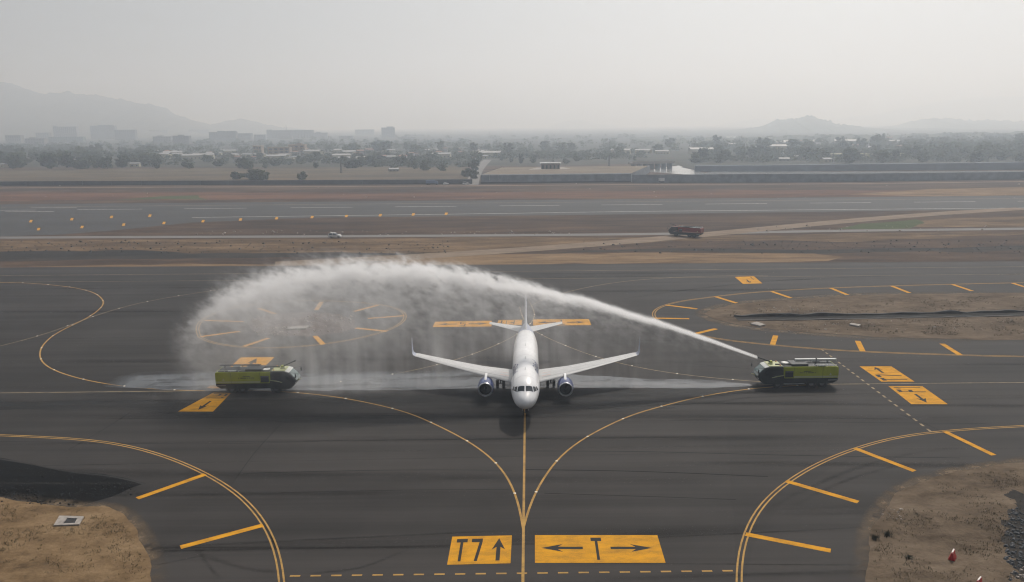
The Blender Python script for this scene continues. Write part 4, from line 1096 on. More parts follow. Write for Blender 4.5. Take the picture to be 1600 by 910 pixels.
barrier((1529, 917), -45, 'red plastic road barrier at the edge of the bare earth')

# stones, tufts
def rock_mesh(b, c, r, rnd):
    n = 7
    top = [(c.x + r * rnd.uniform(.5, .9) * math.cos(2 * math.pi * k / n) * .7, c.y + r * rnd.uniform(.5, .9) * math.sin(2 * math.pi * k / n) * .7, c.z + r * rnd.uniform(.5, .8)) for k in range(n)]
    bot = [(c.x + r * rnd.uniform(.8, 1.2) * math.cos(2 * math.pi * k / n), c.y + r * rnd.uniform(.8, 1.2) * math.sin(2 * math.pi * k / n), c.z - .05) for k in range(n)]
    b.loft([bot, top])
def scatter_rocks(label, boxes, n, r0, r1, mt, seed, name='rubble'):
    rnd = random.Random(seed)
    b = MB()
    for _ in range(n):
        x0, x1, y0, y1 = rnd.choice(boxes)
        p = g(rnd.uniform(x0, x1), rnd.uniform(y0, y1), .03)
        rock_mesh(b, p, r0 * (r1 / r0) ** (rnd.random() ** 2.0), rnd)
    o = b.build(name, mt, fix=False)
    tag(o, label, None, None, 'stuff')
M['stone_dark'] = mat('dark_stone', (0.075, 0.078, 0.082), 0.9, var=0.6, scale=1.3)
M['lump'] = mat('asphalt_lump', (0.012, 0.0125, 0.013), .9)
M['stone_pale'] = mat('pale_stone', (0.36, 0.31, 0.27), 0.9, var=0.4, scale=1.3)
ppatch('rubble_bed', [(1574, 764), (1590, 770), (1700, 770), (1700, 930), (1610, 930), (1592, 900), (1572, 860), (1568, 830), (1576, 800)], 0.04, 'dark', jit=1.1, step=.4, label='dark gravel bed under the stones at the right', freq=.5)
scatter_rocks('heap of dark grey stones on the right island', [(1574, 1680, 768, 920), (1580, 1660, 790, 900), (1570, 1600, 800, 880)], 700, .05, .3, 'stone_dark', 1)
scatter_rocks('a few pale stones beside the dark stone heap', [(1560, 1660, 780, 920), (1580, 1600, 885, 905)], 45, .05, .22, 'stone_pale', 2)
scatter_rocks('small pale chips spilt at the island edge', [(1378, 1410, 795, 812)], 60, .03, .14, 'stone_pale', 3)
scatter_rocks('pale stones strewn over the rubble island', [(395, 550, 492, 524), (400, 450, 512, 524), (470, 550, 490, 505)], 260, .1, .42, 'stone_pale', 4)
scatter_rocks('pale stones strewn along the ditch island', [(1180, 1600, 500, 522), (1180, 1320, 478, 488)], 150, .08, .35, 'stone_pale', 5)
scatter_rocks('pale stones scattered over the field by the service road', [(560, 900, 361, 367), (1180, 1560, 353, 362), (300, 560, 361, 367), (0, 1600, 300, 312), (0, 1600, 286, 296)], 150, .15, .7, 'stone_pale', 6)
scatter_rocks('black asphalt lumps along the fresh asphalt wedge', [(0, 60, 762, 786), (40, 130, 772, 790), (120, 215, 752, 776), (0, 200, 745, 775)], 420, .03, .16, 'lump', 8)
scatter_rocks('dark clods on the scrub strip', [(0, 700, 376, 396), (900, 1600, 376, 396)], 500, .15, .5, 'stone_dark', 7)
# dry grass tufts
M['tuft'] = mat('dry_grass', (0.085, 0.072, 0.036), 0.9, var=0.4, scale=.6)
M['tuft_dark'] = mat('dark_weeds', (0.045, 0.045, 0.024), 0.9, var=0.4, scale=2)
def inside(x, y, poly):
    c = False
    for k in range(len(poly)):
        (x0, y0), (x1, y1) = poly[k - 1], poly[k]
        if (y0 > y) != (y1 > y) and x < (x1 - x0) * (y - y0) / (y1 - y0) + x0: c = not c
    return c
def tufts(label, poly, n, h0, h1, mt, seed, clump, name='dry_grass'):
    rnd = random.Random(seed)
    b = MB()
    xs, ys = [p[0] for p in poly], [p[1] for p in poly]
    k = 0
    while k < n:
        x, y = rnd.uniform(min(xs), max(xs)), rnd.uniform(min(ys), max(ys))
        if not inside(x, y, poly): continue
        p = g(x, y, .03)
        k += 1
        if noise.fractal(Vector((p.x * clump, p.y * clump, seed)), .8, 2, 4) < rnd.uniform(-.1, .5): continue
        for _ in range(5):
            a = rnd.uniform(0, 6.28); hh = rnd.uniform(h0, h1); wd = hh * .12
            q = p + Vector((rnd.gauss(0, .12), rnd.gauss(0, .12), 0))
            tip = q + Vector((math.cos(a) * hh * .5, math.sin(a) * hh * .5, hh))
            e = Vector((-math.sin(a), math.cos(a), 0)) * wd
            b.add([q - e, q + e, tip], [(0, 1, 2)])
    o = b.build(name, mt, fix=False)
    tag(o, label, None, None, 'stuff')
tufts('sparse dry grass on the right earth island', [(1362, 930), (1362, 861), (1370, 832), (1390, 800), (1412, 776), (1445, 760), (1500, 744), (1600, 730), (1660, 722), (1660, 930)], 5200, .05, .2, 'tuft', 1, .22)
tufts('sparse dry grass on the left earth island', [(-40, 785), (60, 794), (150, 799), (185, 812), (208, 840), (226, 880), (230, 930), (-40, 930)], 3600, .05, .2, 'tuft', 2, .22)
tufts('sparse dry grass on the ditch island', [(1112, 491), (1160, 478), (1300, 467), (1650, 460), (1650, 486), (1150, 494), (1150, 502), (1650, 496), (1650, 529), (1300, 519), (1160, 506)], 5000, .08, .3, 'tuft', 3, .18)
for (x, y, lb) in [(1367, 842, 'dark weed clump at the island edge beside the asphalt'), (1386, 836, 'dark weed clump behind the one at the island edge'), (1420, 872, 'low dark weed clump out on the bare earth')]:
    rnd = random.Random(x); c = g(x, y, .03); b = MB()
    for _ in range(130):
        a = rnd.uniform(0, 6.28); rr = abs(rnd.gauss(0, .28)); hh = rnd.uniform(.12, .5) * (1 if y < 860 else .5)
        q = Vector((rr * math.cos(a), rr * math.sin(a), 0)); tip = q + Vector((math.cos(a) * .15, math.sin(a) * .15, hh)); e = Vector((-math.sin(a), math.cos(a), 0)) * .03
        b.add([q - e, q + e, tip], [(0, 1, 2)])
    o = b.build('weed_clump', 'tuft_dark', fix=False); o.location = c; tag(o, lb, 'plant')

# ------------------------------------------------------------------ walls, platform, river
M['wall'] = mat('boundary_wall', (0.18, 0.205, 0.235), 0.85, var=0.22, scale=.25)
M['wall_dark'] = mat('dark_wall_foot', (0.07, 0.074, 0.085), 0.9, var=.2, scale=.3)
M['bund'] = mat('slate_bund', (0.155, 0.175, 0.215), 0.9, var=0.15, scale=.1)
M['fill'] = soil('platform_fill', (0.14, 0.115, 0.085), (0.19, 0.155, 0.115), (0.24, 0.2, 0.15), 0.05, (0.4, 1, 1), .5)
M['river'] = mat('pale_river', (0.26, 0.26, 0.25), 0.15, spec=1.0)
def run_wall(label, pts, heights, mt, thick=.6, panel=12.0):
    P = smooth_line(gline(pts), panel)
    n = len(P)
    t = empty('boundary_wall', P[0]); tag(t, label, 'wall')
    tl = np.interp(np.linspace(0, 1, n), np.linspace(0, 1, len(heights)), heights)
    me_cache = {}
    for i in range(n - 1):
        a, b2 = P[i] - P[0], P[i + 1] - P[0]
        d = (b2 - a).normalized(); nn = Vector((-d.y, d.x, 0)) * thick
        a2, b3 = a + d * .06, b2 - d * .06
        h0, h1 = float(tl[i]), float(tl[i + 1])
        MB().add([(p.x, p.y, z) for p, z in ((a2, 0), (b3, 0), (b3 + nn, 0), (a2 + nn, 0), (a2, h0), (b3, h1), (b3 + nn, h1), (a2 + nn, h0))],
                 [(0, 3, 2, 1), (4, 5, 6, 7), (0, 1, 5, 4), (1, 2, 6, 5), (2, 3, 7, 6), (3, 0, 4, 7)]).build('panel', mt, t, fix=False)
    for i in range(0, n, 2):
        a = P[i] - P[0]
        MB().box(a.x - .25, a.x + .25, a.y - .35, a.y + .9, 0, float(tl[i]) + .15).build('post', mt, t, fix=False)
    return t
run_wall('low dark boundary wall along the left airfield edge', [(-320, 292.5), (0, 290.5), (400, 289), (738, 287.5)], [2.8, 2.9, 3.0, 3.0], 'wall_dark', panel=20)
run_wall('tall slate boundary wall beside the river', [(988, 285.5), (1100, 285.8), (1300, 284.5), (1450, 282.5), (1600, 280.5), (1900, 277)], [5.2, 5.6, 5.2, 5.0, 4.6, 4.4], 'wall', panel=20)
# platform
pa, pb = g(751, 287.2), g(986, 285)
zt = 5.5
pc, pdv = g(985, 259.5, zt), g(778, 262, zt)
pl = empty('earth_platform', pa); tag(pl, 'flat earth platform behind a long grey retaining wall', 'platform')
def lp(p, z): return (p.x - pa.x, p.y - pa.y, z)
back = pb + Vector((30, pc.y - pb.y, 0)); backL = pa + Vector((14, pdv.y - pa.y, 0))
MB().add([lp(pa, zt), lp(pb, zt), lp(back, zt), lp(backL, zt)], [(0, 1, 2, 3)]).build('fill_surface', 'fill', pl)
NP = 17
dirp = (pb - pa)
for k in range(NP):
    a, b2 = pa + dirp * (k / NP + .0007), pa + dirp * ((k + 1) / NP - .0007)
    MB().add([lp(a, 0.9), lp(b2, 0.9), lp(b2, zt), lp(a, zt), lp(a + Vector((0, .8, 0)), .9), lp(b2 + Vector((0, .8, 0)), .9), lp(b2 + Vector((0, .8, 0)), zt + .5), lp(a + Vector((0, .8, 0)), zt + .5)],
             [(0, 1, 2, 3), (3, 2, 6, 7), (4, 7, 6, 5), (0, 3, 7, 4), (1, 5, 6, 2)]).build('wall_panel', 'wall', pl, fix=False)
MB().add([lp(pa + Vector((0, -.4, 0)), 0), lp(pb + Vector((0, -.4, 0)), 0), lp(pb + Vector((0, -.4, 0)), .95), lp(pa + Vector((0, -.4, 0)), .95), lp(pa + Vector((0, .5, 0)), .95), lp(pb + Vector((0, .5, 0)), .95)], [(0, 1, 2, 3), (3, 2, 5, 4)]).build('wall_foot', 'wall_dark', pl, fix=False)
MB().add([lp(pa, 0), lp(backL, 0), lp(backL, zt + .4), lp(pa, zt + .4)], [(0, 1, 2, 3)]).build('side_wall', 'concrete', pl, fix=False)
MB().add([lp(pb, 0), lp(back, 0), lp(back, zt + .4), lp(pb, zt + .4)], [(3, 2, 1, 0)]).build('side_wall', 'wall', pl, fix=False)
# pavilion on the platform
pv_p = g(860, 264, zt)
pv = empty('pavilion', (pv_p.x, pv_p.y, zt)); tag(pv, 'low brown pavilion with flat white roof on the platform', 'pavilion')
MB().box(-7, 7, -3, 3, 0, 4.2).build('wall', mat('pavilion_wall', (0.2, 0.17, 0.14), .9, var=.2, scale=.5), pv)
MB().box(-8, 8, -4, 4, 4.2, 4.7).build('roof', 'car_white', pv, bevel=.05)
for k in range(5): MB().box(-6.4 + k * 2.9, -5.2 + k * 2.9, -3.06, -3.0, .2, 2.8).build('opening', 'truck_dark', pv)
pvl = [g(825, 265.5, zt), g(892, 264, zt), g(880, 261.6, zt), g(838, 262.4, zt)]
o = obj('forecourt', [(p.x, p.y, zt + .02) for p in pvl], [(0, 1, 2, 3)], 'concrete'); tag(o, 'pale paved forecourt round the pavilion', kind='structure')
# ramp road left of the platform
o = ribbon('ramp_road', smooth_line(gline([(737, 289), (742, 275), (750, 262), (762, 250)]), 10), 9, -0.010, 'service'); tag(o, 'grey access road climbing beside the platform', kind='structure')
run_wall('pale parapet along the access road', [(731, 288), (737, 274), (747, 260)], [1.2, 1.2, 1.2], 'concrete', panel=14)
# perimeter track along the walls
o = ribbon('perimeter_track', smooth_line(gline([(-300, 296), (0, 294), (400, 292), (740, 290.5), (1000, 288.5), (1300, 287.5), (1600, 284), (1900, 281)]), 20), 5.5, -0.012, 'dirtroad'); tag(o, 'pale perimeter track below the boundary walls', kind='structure')
# river and far bund
ppatch('river', [(1008, 268.5), (1030, 262.5), (1060, 259), (1092, 267), (1100, 270.5), (1112, 267), (1300, 268.5), (1450, 268), (1600, 267), (1950, 263), (1950, 272), (1500, 275), (1100, 275)], -0.02, 'river', jit=2, step=15, freq=.03, label='pale shining river behind the slate wall')
run_wall('long slate embankment wall on the far river bank', [(1086, 268), (1200, 268), (1400, 266.5), (1600, 265), (1950, 261)], [4.6, 5.2, 5.6, 6.0, 6.2], 'bund', thick=6, panel=30)
ppatch('river_bank', [(1062, 261), (1120, 266.5), (1105, 269.5), (1090, 267)], -0.012, 'dark', jit=2, step=8, freq=.05, label='dark mud bank splitting the pale river')
# bridge
br = empty('road_bridge', g(1018, 264)); tag(br, 'low concrete bridge on short piers over the river', 'bridge')
c0 = br.location
dirb = (g(1050, 262) - g(985, 264)); Lb = dirb.length; dirb.normalize()
br.rotation_euler = (0, 0, math.atan2(dirb.y, dirb.x))
MB().box(-Lb / 2, Lb / 2, -4, 4, 4.4, 5.6).build('deck', 'concrete', br)
for s_ in (-1, 1): MB().box(-Lb / 2, Lb / 2, s_ * 3.9 - .15, s_ * 3.9 + .15, 5.6, 6.6).build('parapet', 'concrete', br)
for k in range(7):
    x = -Lb / 2 + (k + .5) * Lb / 7
    MB().box(x - .8, x + .8, -3, 3, -.5, 4.4).build('pier', 'wall', br)

# ------------------------------------------------------------------ trees
def leaf_mat(name, c1, c2):
    mt, t, b = new_mat(name)
    p = t.nodes.new('ShaderNodeTexCoord').outputs['Object']
    a = noise_node(t, p, .9, 4, .6)
    oi = t.nodes.new('ShaderNodeObjectInfo')
    k = mathn(t, 'ADD', a, mathn(t, 'MULTIPLY', mathn(t, 'SUBTRACT', oi.outputs['Random'], .5), .35))
    cc = ramp(t, k, [(.3, c1), (.7, c2)])
    t.links.new(cc, b.inputs['Base Color'])
    b.inputs['Roughness'].default_value = .8
    b.inputs['Specular IOR Level'].default_value = .15
    tl_ = t.nodes.new('ShaderNodeBsdfTranslucent'); t.links.new(cc, tl_.inputs[0])
    ms = t.nodes.new('ShaderNodeMixShader'); ms.inputs[0].default_value = .45
    t.links.new(b.outputs[0], ms.inputs[1]); t.links.new(tl_.outputs[0], ms.inputs[2])
    t.links.new(ms.outputs[0], t.nodes['Material Output'].inputs['Surface'])
    return mt
M['leaf'] = leaf_mat('leaves', (0.05, 0.07, 0.035), (0.12, 0.135, 0.07))
M['leaf_dark'] = leaf_mat('dark_leaves', (0.042, 0.058, 0.034), (0.095, 0.11, 0.062))
M['bark'] = mat('bark', (0.07, 0.055, 0.042), .95, var=.3, scale=1)
def tree_proto(seed, h, wd, low=0.12, mt='leaf'):
    rnd = random.Random(seed)
    t = empty('tree')
    tr = MB()
    tr.bar((0, 0, 0), (rnd.uniform(-.2, .2), rnd.uniform(-.2, .2), h * .45), .05 * h * .5, 7, .03 * h * .5)
    for k in range(5):
        a = k * 1.3 + rnd.random(); z0 = h * rnd.uniform(.25, .42)
        tr.bar((0, 0, z0), (math.cos(a) * wd * .32, math.sin(a) * wd * .32, h * rnd.uniform(.55, .78)), .014 * h, 5, .005 * h)
    tr.build('trunk', 'bark', t, smooth=True)
    cr_ = MB()
    cl = []
    for k in range(26):
        a = rnd.uniform(0, 6.28); rr = wd * .5 * rnd.random() ** .6 * .85; zz = rnd.uniform(low, .92)
        sh = math.sqrt(max(.08, 1 - ((zz - .55) / .5) ** 2))
        cl.append((rr * math.cos(a) * sh, rr * math.sin(a) * sh, zz * h, wd * rnd.uniform(.13, .22)))
    for (x, y, z, r_) in cl:
        for _ in range(30):
            v = Vector((rnd.gauss(0, 1), rnd.gauss(0, 1), rnd.gauss(0, 1))).normalized() * r_ * rnd.uniform(.6, 1.05)
            v.z *= .75
            nn = (v.normalized() + Vector((rnd.uniform(-.6, .6), rnd.uniform(-.6, .6), rnd.uniform(-.3, .8)))).normalized()
            e1 = nn.orthogonal().normalized(); e2 = nn.cross(e1)
            s1 = wd * rnd.uniform(.045, .08)
            c = Vector((x, y, z)) + v
            cr_.add([c - e1 * s1, c + e2 * s1, c + e1 * s1 * 1.3, c - e2 * s1], [(0, 1, 2, 3)])
    cr_.build('crown', mt, t, fix=False)
    return t
protos = [tree_proto(1, 8, 8.5), tree_proto(2, 10, 10, .14), tree_proto(3, 6.5, 9, .06, 'leaf_dark'), tree_proto(4, 11, 9, .12, 'leaf_dark'), tree_proto(5, 7, 7, .1)]
used_p = set()
def plant(x, y, k, s_, label, group, sx=1.0, z=0.0, P=None):
    o = protos[k]
    if k in used_p: o = copy_tree(protos[k])
    used_p.add(k)
    c = P if P is not None else g(x, y)
    o.location = (c.x, c.y, z)
    o.rotation_euler = (0, 0, random.uniform(0, 6.28))
    o.scale = (s_ * sx, s_ * sx, s_)
    tag(o, label, 'tree', group)
# single trees one can point to
plant(398, 281, 2, 1.05, 'large spreading bush standing alone before the left wood', None, 1.9)
plant(412, 281.5, 0, .85, 'round bush beside the large spreading bush', None, 1.3)
plant(371, 280, 2, .8, 'low bush at the left foot of the large spreading bush', None, 1.3)
plant(471, 281, 2, .85, 'small dark round bush standing alone on the dry field', None, 1.0)
plant(814, 256, 3, .95, 'narrow dark tree standing alone behind the platform', None, .7)
plant(741, 279, 2, .9, 'dark bush beside the access road parapet', None, 1.0)
plant(728, 276, 2, .9, 'second dark bush behind the access road parapet', None, 1.1)
rnd = random.Random(21)
ADJ = ['round mid green tree', 'tall broad green tree', 'low dark spreading tree', 'tall dark tree', 'small round tree']
def belt(n, x0, x1, y0, y1, ks, s0, s1, where, group):
    for _ in range(n):
        k = rnd.choice(ks)
        plant(rnd.uniform(x0, x1), rnd.uniform(y0, y1), k, rnd.uniform(s0, s1), ADJ[k] + ' ' + where, group + ', ' + ADJ[k], rnd.uniform(.9, 1.5))
belt(92, -40, 250, 238, 264, [0, 1, 2, 3], .8, 1.45, 'in the dense wood at the left edge of town', 'trees of the left wood')
belt(48, 220, 640, 244, 265, [0, 2, 4, 1], .55, 1.15, 'among the low sheds', 'trees among the sheds')
belt(15, 560, 745, 250, 268, [0, 2, 4], .7, 1.3, 'on the scrub left of the access road', 'trees by the access road')
belt(26, 480, 1100, 230, 243, [0, 1, 3], .9, 1.6, 'below the viaduct', 'hazy trees below the viaduct')
belt(12, 755, 1000, 246, 256, [0, 2, 4], .5, .9, 'behind the earth platform', 'trees behind the platform')
belt(72, 1085, 1640, 238, 255, [0, 1, 2, 3], .8, 1.4, 'in the wood beyond the river wall', 'trees beyond the river')
belt(24, 1080, 1640, 226, 238, [0, 1, 3], 1.0, 1.9, 'on the slope below the right hill', 'trees below the right hill')
def far_wood(label, spans, n, seed):
    """crowns too small and hazy to tell apart, one mass"""
    rd = random.Random(seed); b = MB()
    for _ in range(n):
        x0, x1, y0, y1, hs_ = rd.choice(spans)
        c = g(rd.uniform(x0, x1), rd.uniform(y0, y1))
        wd = hs_ * rd.uniform(.7, 1.6); hh = hs_ * rd.uniform(.6, 1.2)
        for _ in range(44):
            v_ = Vector((rd.gauss(0, .42) * wd, rd.gauss(0, .42) * wd, hh * rd.uniform(.05, 1.0)))
            v_.x *= (1.15 - v_.z / hh * .6); v_.y *= (1.15 - v_.z / hh * .6)
            e1 = Vector((rd.gauss(0, 1), rd.gauss(0, 1), rd.gauss(0, .6))).normalized(); e2 = e1.orthogonal().normalized()
            s1 = wd * rd.uniform(.09, .17); q = c + v_
            b.add([q - e1 * s1, q + e2 * s1, q + e1 * s1, q - e2 * s1], [(0, 1, 2, 3)])
    tag(b.build('far_woodland', 'leaf_dark', fix=False), label, None, None, 'stuff')
far_wood('hazy mass of trees between the left wood and the blocks', [(-60, 420, 222, 240, 8), (-60, 260, 226, 246, 8), (250, 800, 221, 240, 8), (420, 1060, 214, 236, 9), (230, 560, 238, 258, 5), (540, 745, 240, 262, 5), (760, 1010, 236, 250, 6)], 1050, 5)
far_wood('hazy mass of trees covering the slopes on the right', [(1040, 1660, 216, 236, 10), (1100, 1660, 226, 246, 8), (1400, 1660, 214, 246, 11), (1085, 1660, 240, 254, 6)], 850, 6)

# ------------------------------------------------------------------ low houses and sheds
M['roof_white'] = mat('pale_sheet_roof', (0.34, 0.335, 0.33), .6, var=.15, scale=.3)
M['roof_grey'] = mat('grey_sheet_roof', (0.28, 0.28, 0.29), .7, var=.2, scale=.3)
M['roof_red'] = mat('rust_roof', (0.26, 0.14, 0.10), .8, var=.2, scale=.3)
M['house_cream'] = mat('cream_wall', (0.46, 0.42, 0.30), .85, var=.1, scale=.4)
M['house_grey'] = mat('grey_wall', (0.3, 0.29, 0.28), .85, var=.1, scale=.4)
def shed(w_, d_, h_, roofm, wallm):
    t = empty('shed')
    wl = MB().box(-w_ / 2, w_ / 2, -d_ / 2, d_ / 2, 0, h_).build('wall', wallm, t)
    MB().prism([(-d_ / 2 - .5, h_), (0, h_ + d_ * .16), (d_ / 2 + .5, h_), (d_ / 2 + .5, h_ + .2), (0, h_ + d_ * .16 + .2), (-d_ / 2 - .5, h_ + .2)], -w_ / 2 - .4, w_ / 2 + .4).build('roof', roofm, t).rotation_euler = (0, 0, R(90))
    for k in range(max(2, int(w_ / 4))):
        x = -w_ / 2 + (k + .5) * w_ / max(2, int(w_ / 4))
        MB().box(x - .6, x + .6, -d_ / 2 - .05, -d_ / 2, .9, 2.1).build('window', 'truck_dark', wl)
    return t
shp = [shed(14, 8, 3.6, 'roof_white', 'house_grey'), shed(9, 7, 3.2, 'roof_grey', 'house_cream'), shed(22, 10, 4.5, 'roof_white', 'house_cream'), shed(8, 7, 5.5, 'roof_red', 'house_grey')]
ushed = set()
SHL = ['shed with pale gabled sheet roof and grey walls', 'small cream house with grey sheet roof', 'long cream shed with pale gabled roof', 'small grey house with rust red roof']
def put_shed(x, y, k, label=None, group=None, s_=1.0, r_=None):
    o = shp[k] if k not in ushed else copy_tree(shp[k])
    ushed.add(k)
    c = g(x, y); o.location = (c.x, c.y, 0)
    o.rotation_euler = (0, 0, rnd.uniform(-.5, .5) if r_ is None else r_)
    o.scale = (s_, s_, s_)
    tag(o, label, 'shed', group)
for x, y, k, s_ in [(4, 254, 0, .9), (6, 262, 1, 1), (110, 256, 1, 1.2), (138, 251, 0, .8), (146, 254, 0, .8), (212, 261, 1, 1), (250, 248, 2, 1.2), (275, 247, 2, 1), (300, 249, 2, 1), (335, 244, 2, .9), (365, 246, 0, 1), (388, 247, 1, 1.3), (405, 246, 2, .8), (432, 250, 2, 1), (455, 241, 2, 1.3), (490, 243, 2, 1.2), (570, 252, 2, .8), (612, 250, 0, 1), (690, 247, 2, 1), (765, 246, 2, 1.2), (615, 268, 0, .6)]:
    put_shed(x, y, k, SHL[k] + ' on the left side of town', 'sheds left of town, kind %s' % 'abcd'[k], s_)
for x, y, k, s_ in [(970, 241, 2, 1.1), (1005, 240, 2, .9), (1035, 241, 2, .8), (1095, 241, 2, 1.3), (1215, 236, 2, 1.4), (1230, 227, 0, 1.6), (1275, 226, 0, 1.4), (1320, 227, 2, 1.5), (1245, 250, 1, 1), (1290, 254, 1, 1), (1225, 252, 0, .7)]:
    put_shed(x, y, k, SHL[k] + ' beyond the river', 'sheds beyond the river, kind %s' % 'abcd'[k], s_)
for _ in range(55):
    k = rnd.choice([0, 1, 2, 3, 3])
    put_shed(rnd.uniform(230, 760), rnd.uniform(236, 253), k, SHL[k] + ' in the crowded low settlement', 'settlement houses, kind %s' % 'abcd'[k], rnd.uniform(.6, 1.1))
for _ in range(26):
    k = rnd.choice([1, 3, 0])
    put_shed(rnd.uniform(1140, 1420), rnd.uniform(218, 238), k, SHL[k] + ' on the slope of the right hill', 'houses below the right hill, kind %s' % 'abcd'[k], rnd.uniform(.8, 1.5))
# buildings -------------------------------------------------------
_wm = {}
def win_mesh(ww, wh_):
    if (ww, wh_) not in _wm:
        o = MB().box(-ww / 2, ww / 2, -.06, 0, 0, wh_).build('window', 'truck_glass', fix=False)
        _wm[(ww, wh_)] = o.data
        bpy.data.objects.remove(o)
    return _wm[(ww, wh_)]
def building(x0, x1, ytop, D, label, mt, floors=None, caps=(), depth=16):
    a, b2 = gy(x0, 230, D), gy(x1, 230, D)
    top = gy((x0 + x1) / 2, ytop, D).z
    W = b2.x - a.x
    t = empty('building', ((a.x + b2.x) / 2, D, 0)); tag(t, label, 'building')
    wl = MB().box(-W / 2, W / 2, 0, depth, 0, top).build('wall', mt, t)
    nf = floors or max(2, int(top / 3.4))
    for k in range(nf):
        z = (k + .28) * top / nf; hh = top / nf * .42
        nb = min(16, max(3, int(W / 6)))
        for q in range(nb):
            xx = -W / 2 + (q + .5) * W / nb
            wo_ = bpy.data.objects.new('window', win_mesh(round(W / nb * .6, 1), round(hh, 1)))
            col.objects.link(wo_); wo_.parent = wl; wo_.location = (xx, 0, z)
        MB().box(-W / 2 - .15, W / 2 + .15, -.9, -.001, (k + 1) * top / nf - .3, (k + 1) * top / nf - .08).build('floor_slab', mt, wl, fix=False)
    MB().box(-W / 2 - .3, W / 2 + .3, -.3, depth + .3, top, top + .9).build('parapet', mt, t)
    for (u0, u1, hh) in caps:
        MB().box(-W / 2 + u0 * W, -W / 2 + u1 * W, 3, depth - 3, top + .9, top + .9 + hh).build('stair_house', mt, t)
    return t
M['bld_grey'] = mat('hazy_concrete', (0.22, 0.21, 0.21), .9, var=.1, scale=.1)
M['bld_dark'] = mat('dark_concrete', (0.13, 0.12, 0.125), .9, var=.1, scale=.1)
M['bld_teal'] = mat('teal_netting', (0.12, 0.17, 0.16), .9, var=.15, scale=.1)
M['bld_tan'] = mat('ochre_wall', (0.34, 0.25, 0.17), .9, var=.1, scale=.1)
building(86, 122, 198.5, 2730, 'tall unfinished concrete frame behind the netted block', 'bld_grey', caps=[(.0, .12, 3)])
building(77, 131, 214.5, 2340, 'wide block wrapped in teal netting above the left wood', 'bld_teal')
building(144, 182, 197, 2886, 'tall slab block right of the netted block', 'bld_dark', caps=[(.3, .9, 2.5)])
building(181, 213, 203.5, 2652, 'dark slab block joined to the tall slab', 'bld_dark')
building(214, 264, 204, 3588, 'pale wide block faint behind the dark slabs', 'bld_grey', caps=[(.1, .4, 2)])
building(271, 296, 213, 1950, 'squat dark tower with stepped roof by the sheds', 'bld_dark', caps=[(.3, .6, 2.2)])
building(297, 328, 203, 3900, 'very faint block between the squat tower and the hill foot', 'bld_grey')
building(328, 370, 207, 2340, 'stepped block with roof stair houses before the small hill', 'bld_dark', caps=[(.3, .6, 3), (.65, .98, 3)])
building(373, 394, 209, 2496, 'narrow grey block beside the stepped block', 'bld_dark')
building(418, 490, 204, 2730, 'very wide dark block under the tower crane', 'bld_dark', caps=[(.0, .1, 2)])
building(434, 457, 213, 2574, 'pale block standing before the very wide block', 'bld_grey')
building(497, 526, 216.5, 2808, 'low grey block right of the very wide block', 'bld_grey')
building(556, 585, 203, 3432, 'faint slab left of the lone tower', 'bld_grey')
building(576, 596, 214, 2964, 'low block at the foot of the lone tower', 'bld_grey')
building(597, 617, 200, 2652, 'lone hazy tower with a sloped crown', 'bld_dark', caps=[(.4, .9, 3)])
building(672, 690, 215, 3276, 'faint low block near the radio mast', 'bld_grey')
building(688, 703, 211, 3276, 'faint tower beside the low block near the mast', 'bld_grey')
building(418, 452, 231, 1080, 'long ochre housing block behind the sheds', 'bld_tan', depth=12)
building(450, 476, 227, 1120, 'taller ochre housing block with roof tank', 'bld_tan', caps=[(.5, .75, 1.6)], depth=12)
building(395, 408, 229, 1120, 'narrow ochre house beside the housing block', 'bld_tan', depth=12)
for x0, x1, D, lb in [(1290, 1325, 905, 'cream two storey row, first of three beyond the river'), (1322, 1350, 880, 'cream two storey row, middle of three beyond the river'), (1358, 1416, 890, 'longest cream two storey row beyond the river')]:
    building(x0, x1, 241.5, D, lb, mat('pale_cream', (0.62, 0.58, 0.40), .8), floors=2, depth=10)
for k, (x0, x1, yt, D, lb) in enumerate([(10, 34, 212, 2300, 'faint square block at the foot of the large hill'), (40, 70, 217, 2000, 'low faint block left of the netted block'), (58, 78, 208, 2700, 'faint block half hidden by the netted block'), (240, 268, 214, 2100, 'low block between the pale wide block and the squat tower'), (398, 416, 211, 2400, 'faint narrow block left of the very wide block'), (490, 512, 208, 2700, 'faint block peeping out right of the very wide block'), (530, 552, 213, 2500, 'faint low slab left of the faint slab'), (622, 650, 215, 2400, 'low faint block right of the lone tower'), (640, 664, 211, 2900, 'very faint block between lone tower and mast'), (720, 748, 216, 2500, 'low faint block left of the radio mast'), (862, 884, 217, 2300, 'faint low block above the pavilion'), (905, 925, 214, 2700, 'very faint block right of the pavilion'), (1000, 1022, 214, 2400, 'faint low block above the bridge')]):
    building(x0, x1, yt, D, lb, 'bld_grey', caps=[(.2, .5, 2.2)] if k % 2 else [])
# viaduct
va, vb = gy(190, 228, 1800), gy(1080, 219.5, 2300)
vd = empty('viaduct', ((va.x + vb.x) / 2, (va.y + vb.y) / 2, 0), math.atan2(vb.y - va.y, vb.x - va.x)); tag(vd, 'long elevated viaduct crossing the hazy town', 'viaduct')
Lv = (Vector((va.x, va.y, 0)) - Vector((vb.x, vb.y, 0))).length
zv = va.z - 1.2
MB().box(-Lv / 2, Lv / 2, -4.5, 4.5, zv, zv + 2.4).build('deck', 'bld_grey', vd)
for k in range(int(Lv / 28)):
    x = -Lv / 2 + (k + .5) * 28
    MB().box(x - .9, x + .9, -1.2, 1.2, 0, zv).build('pier', 'bld_grey', vd)
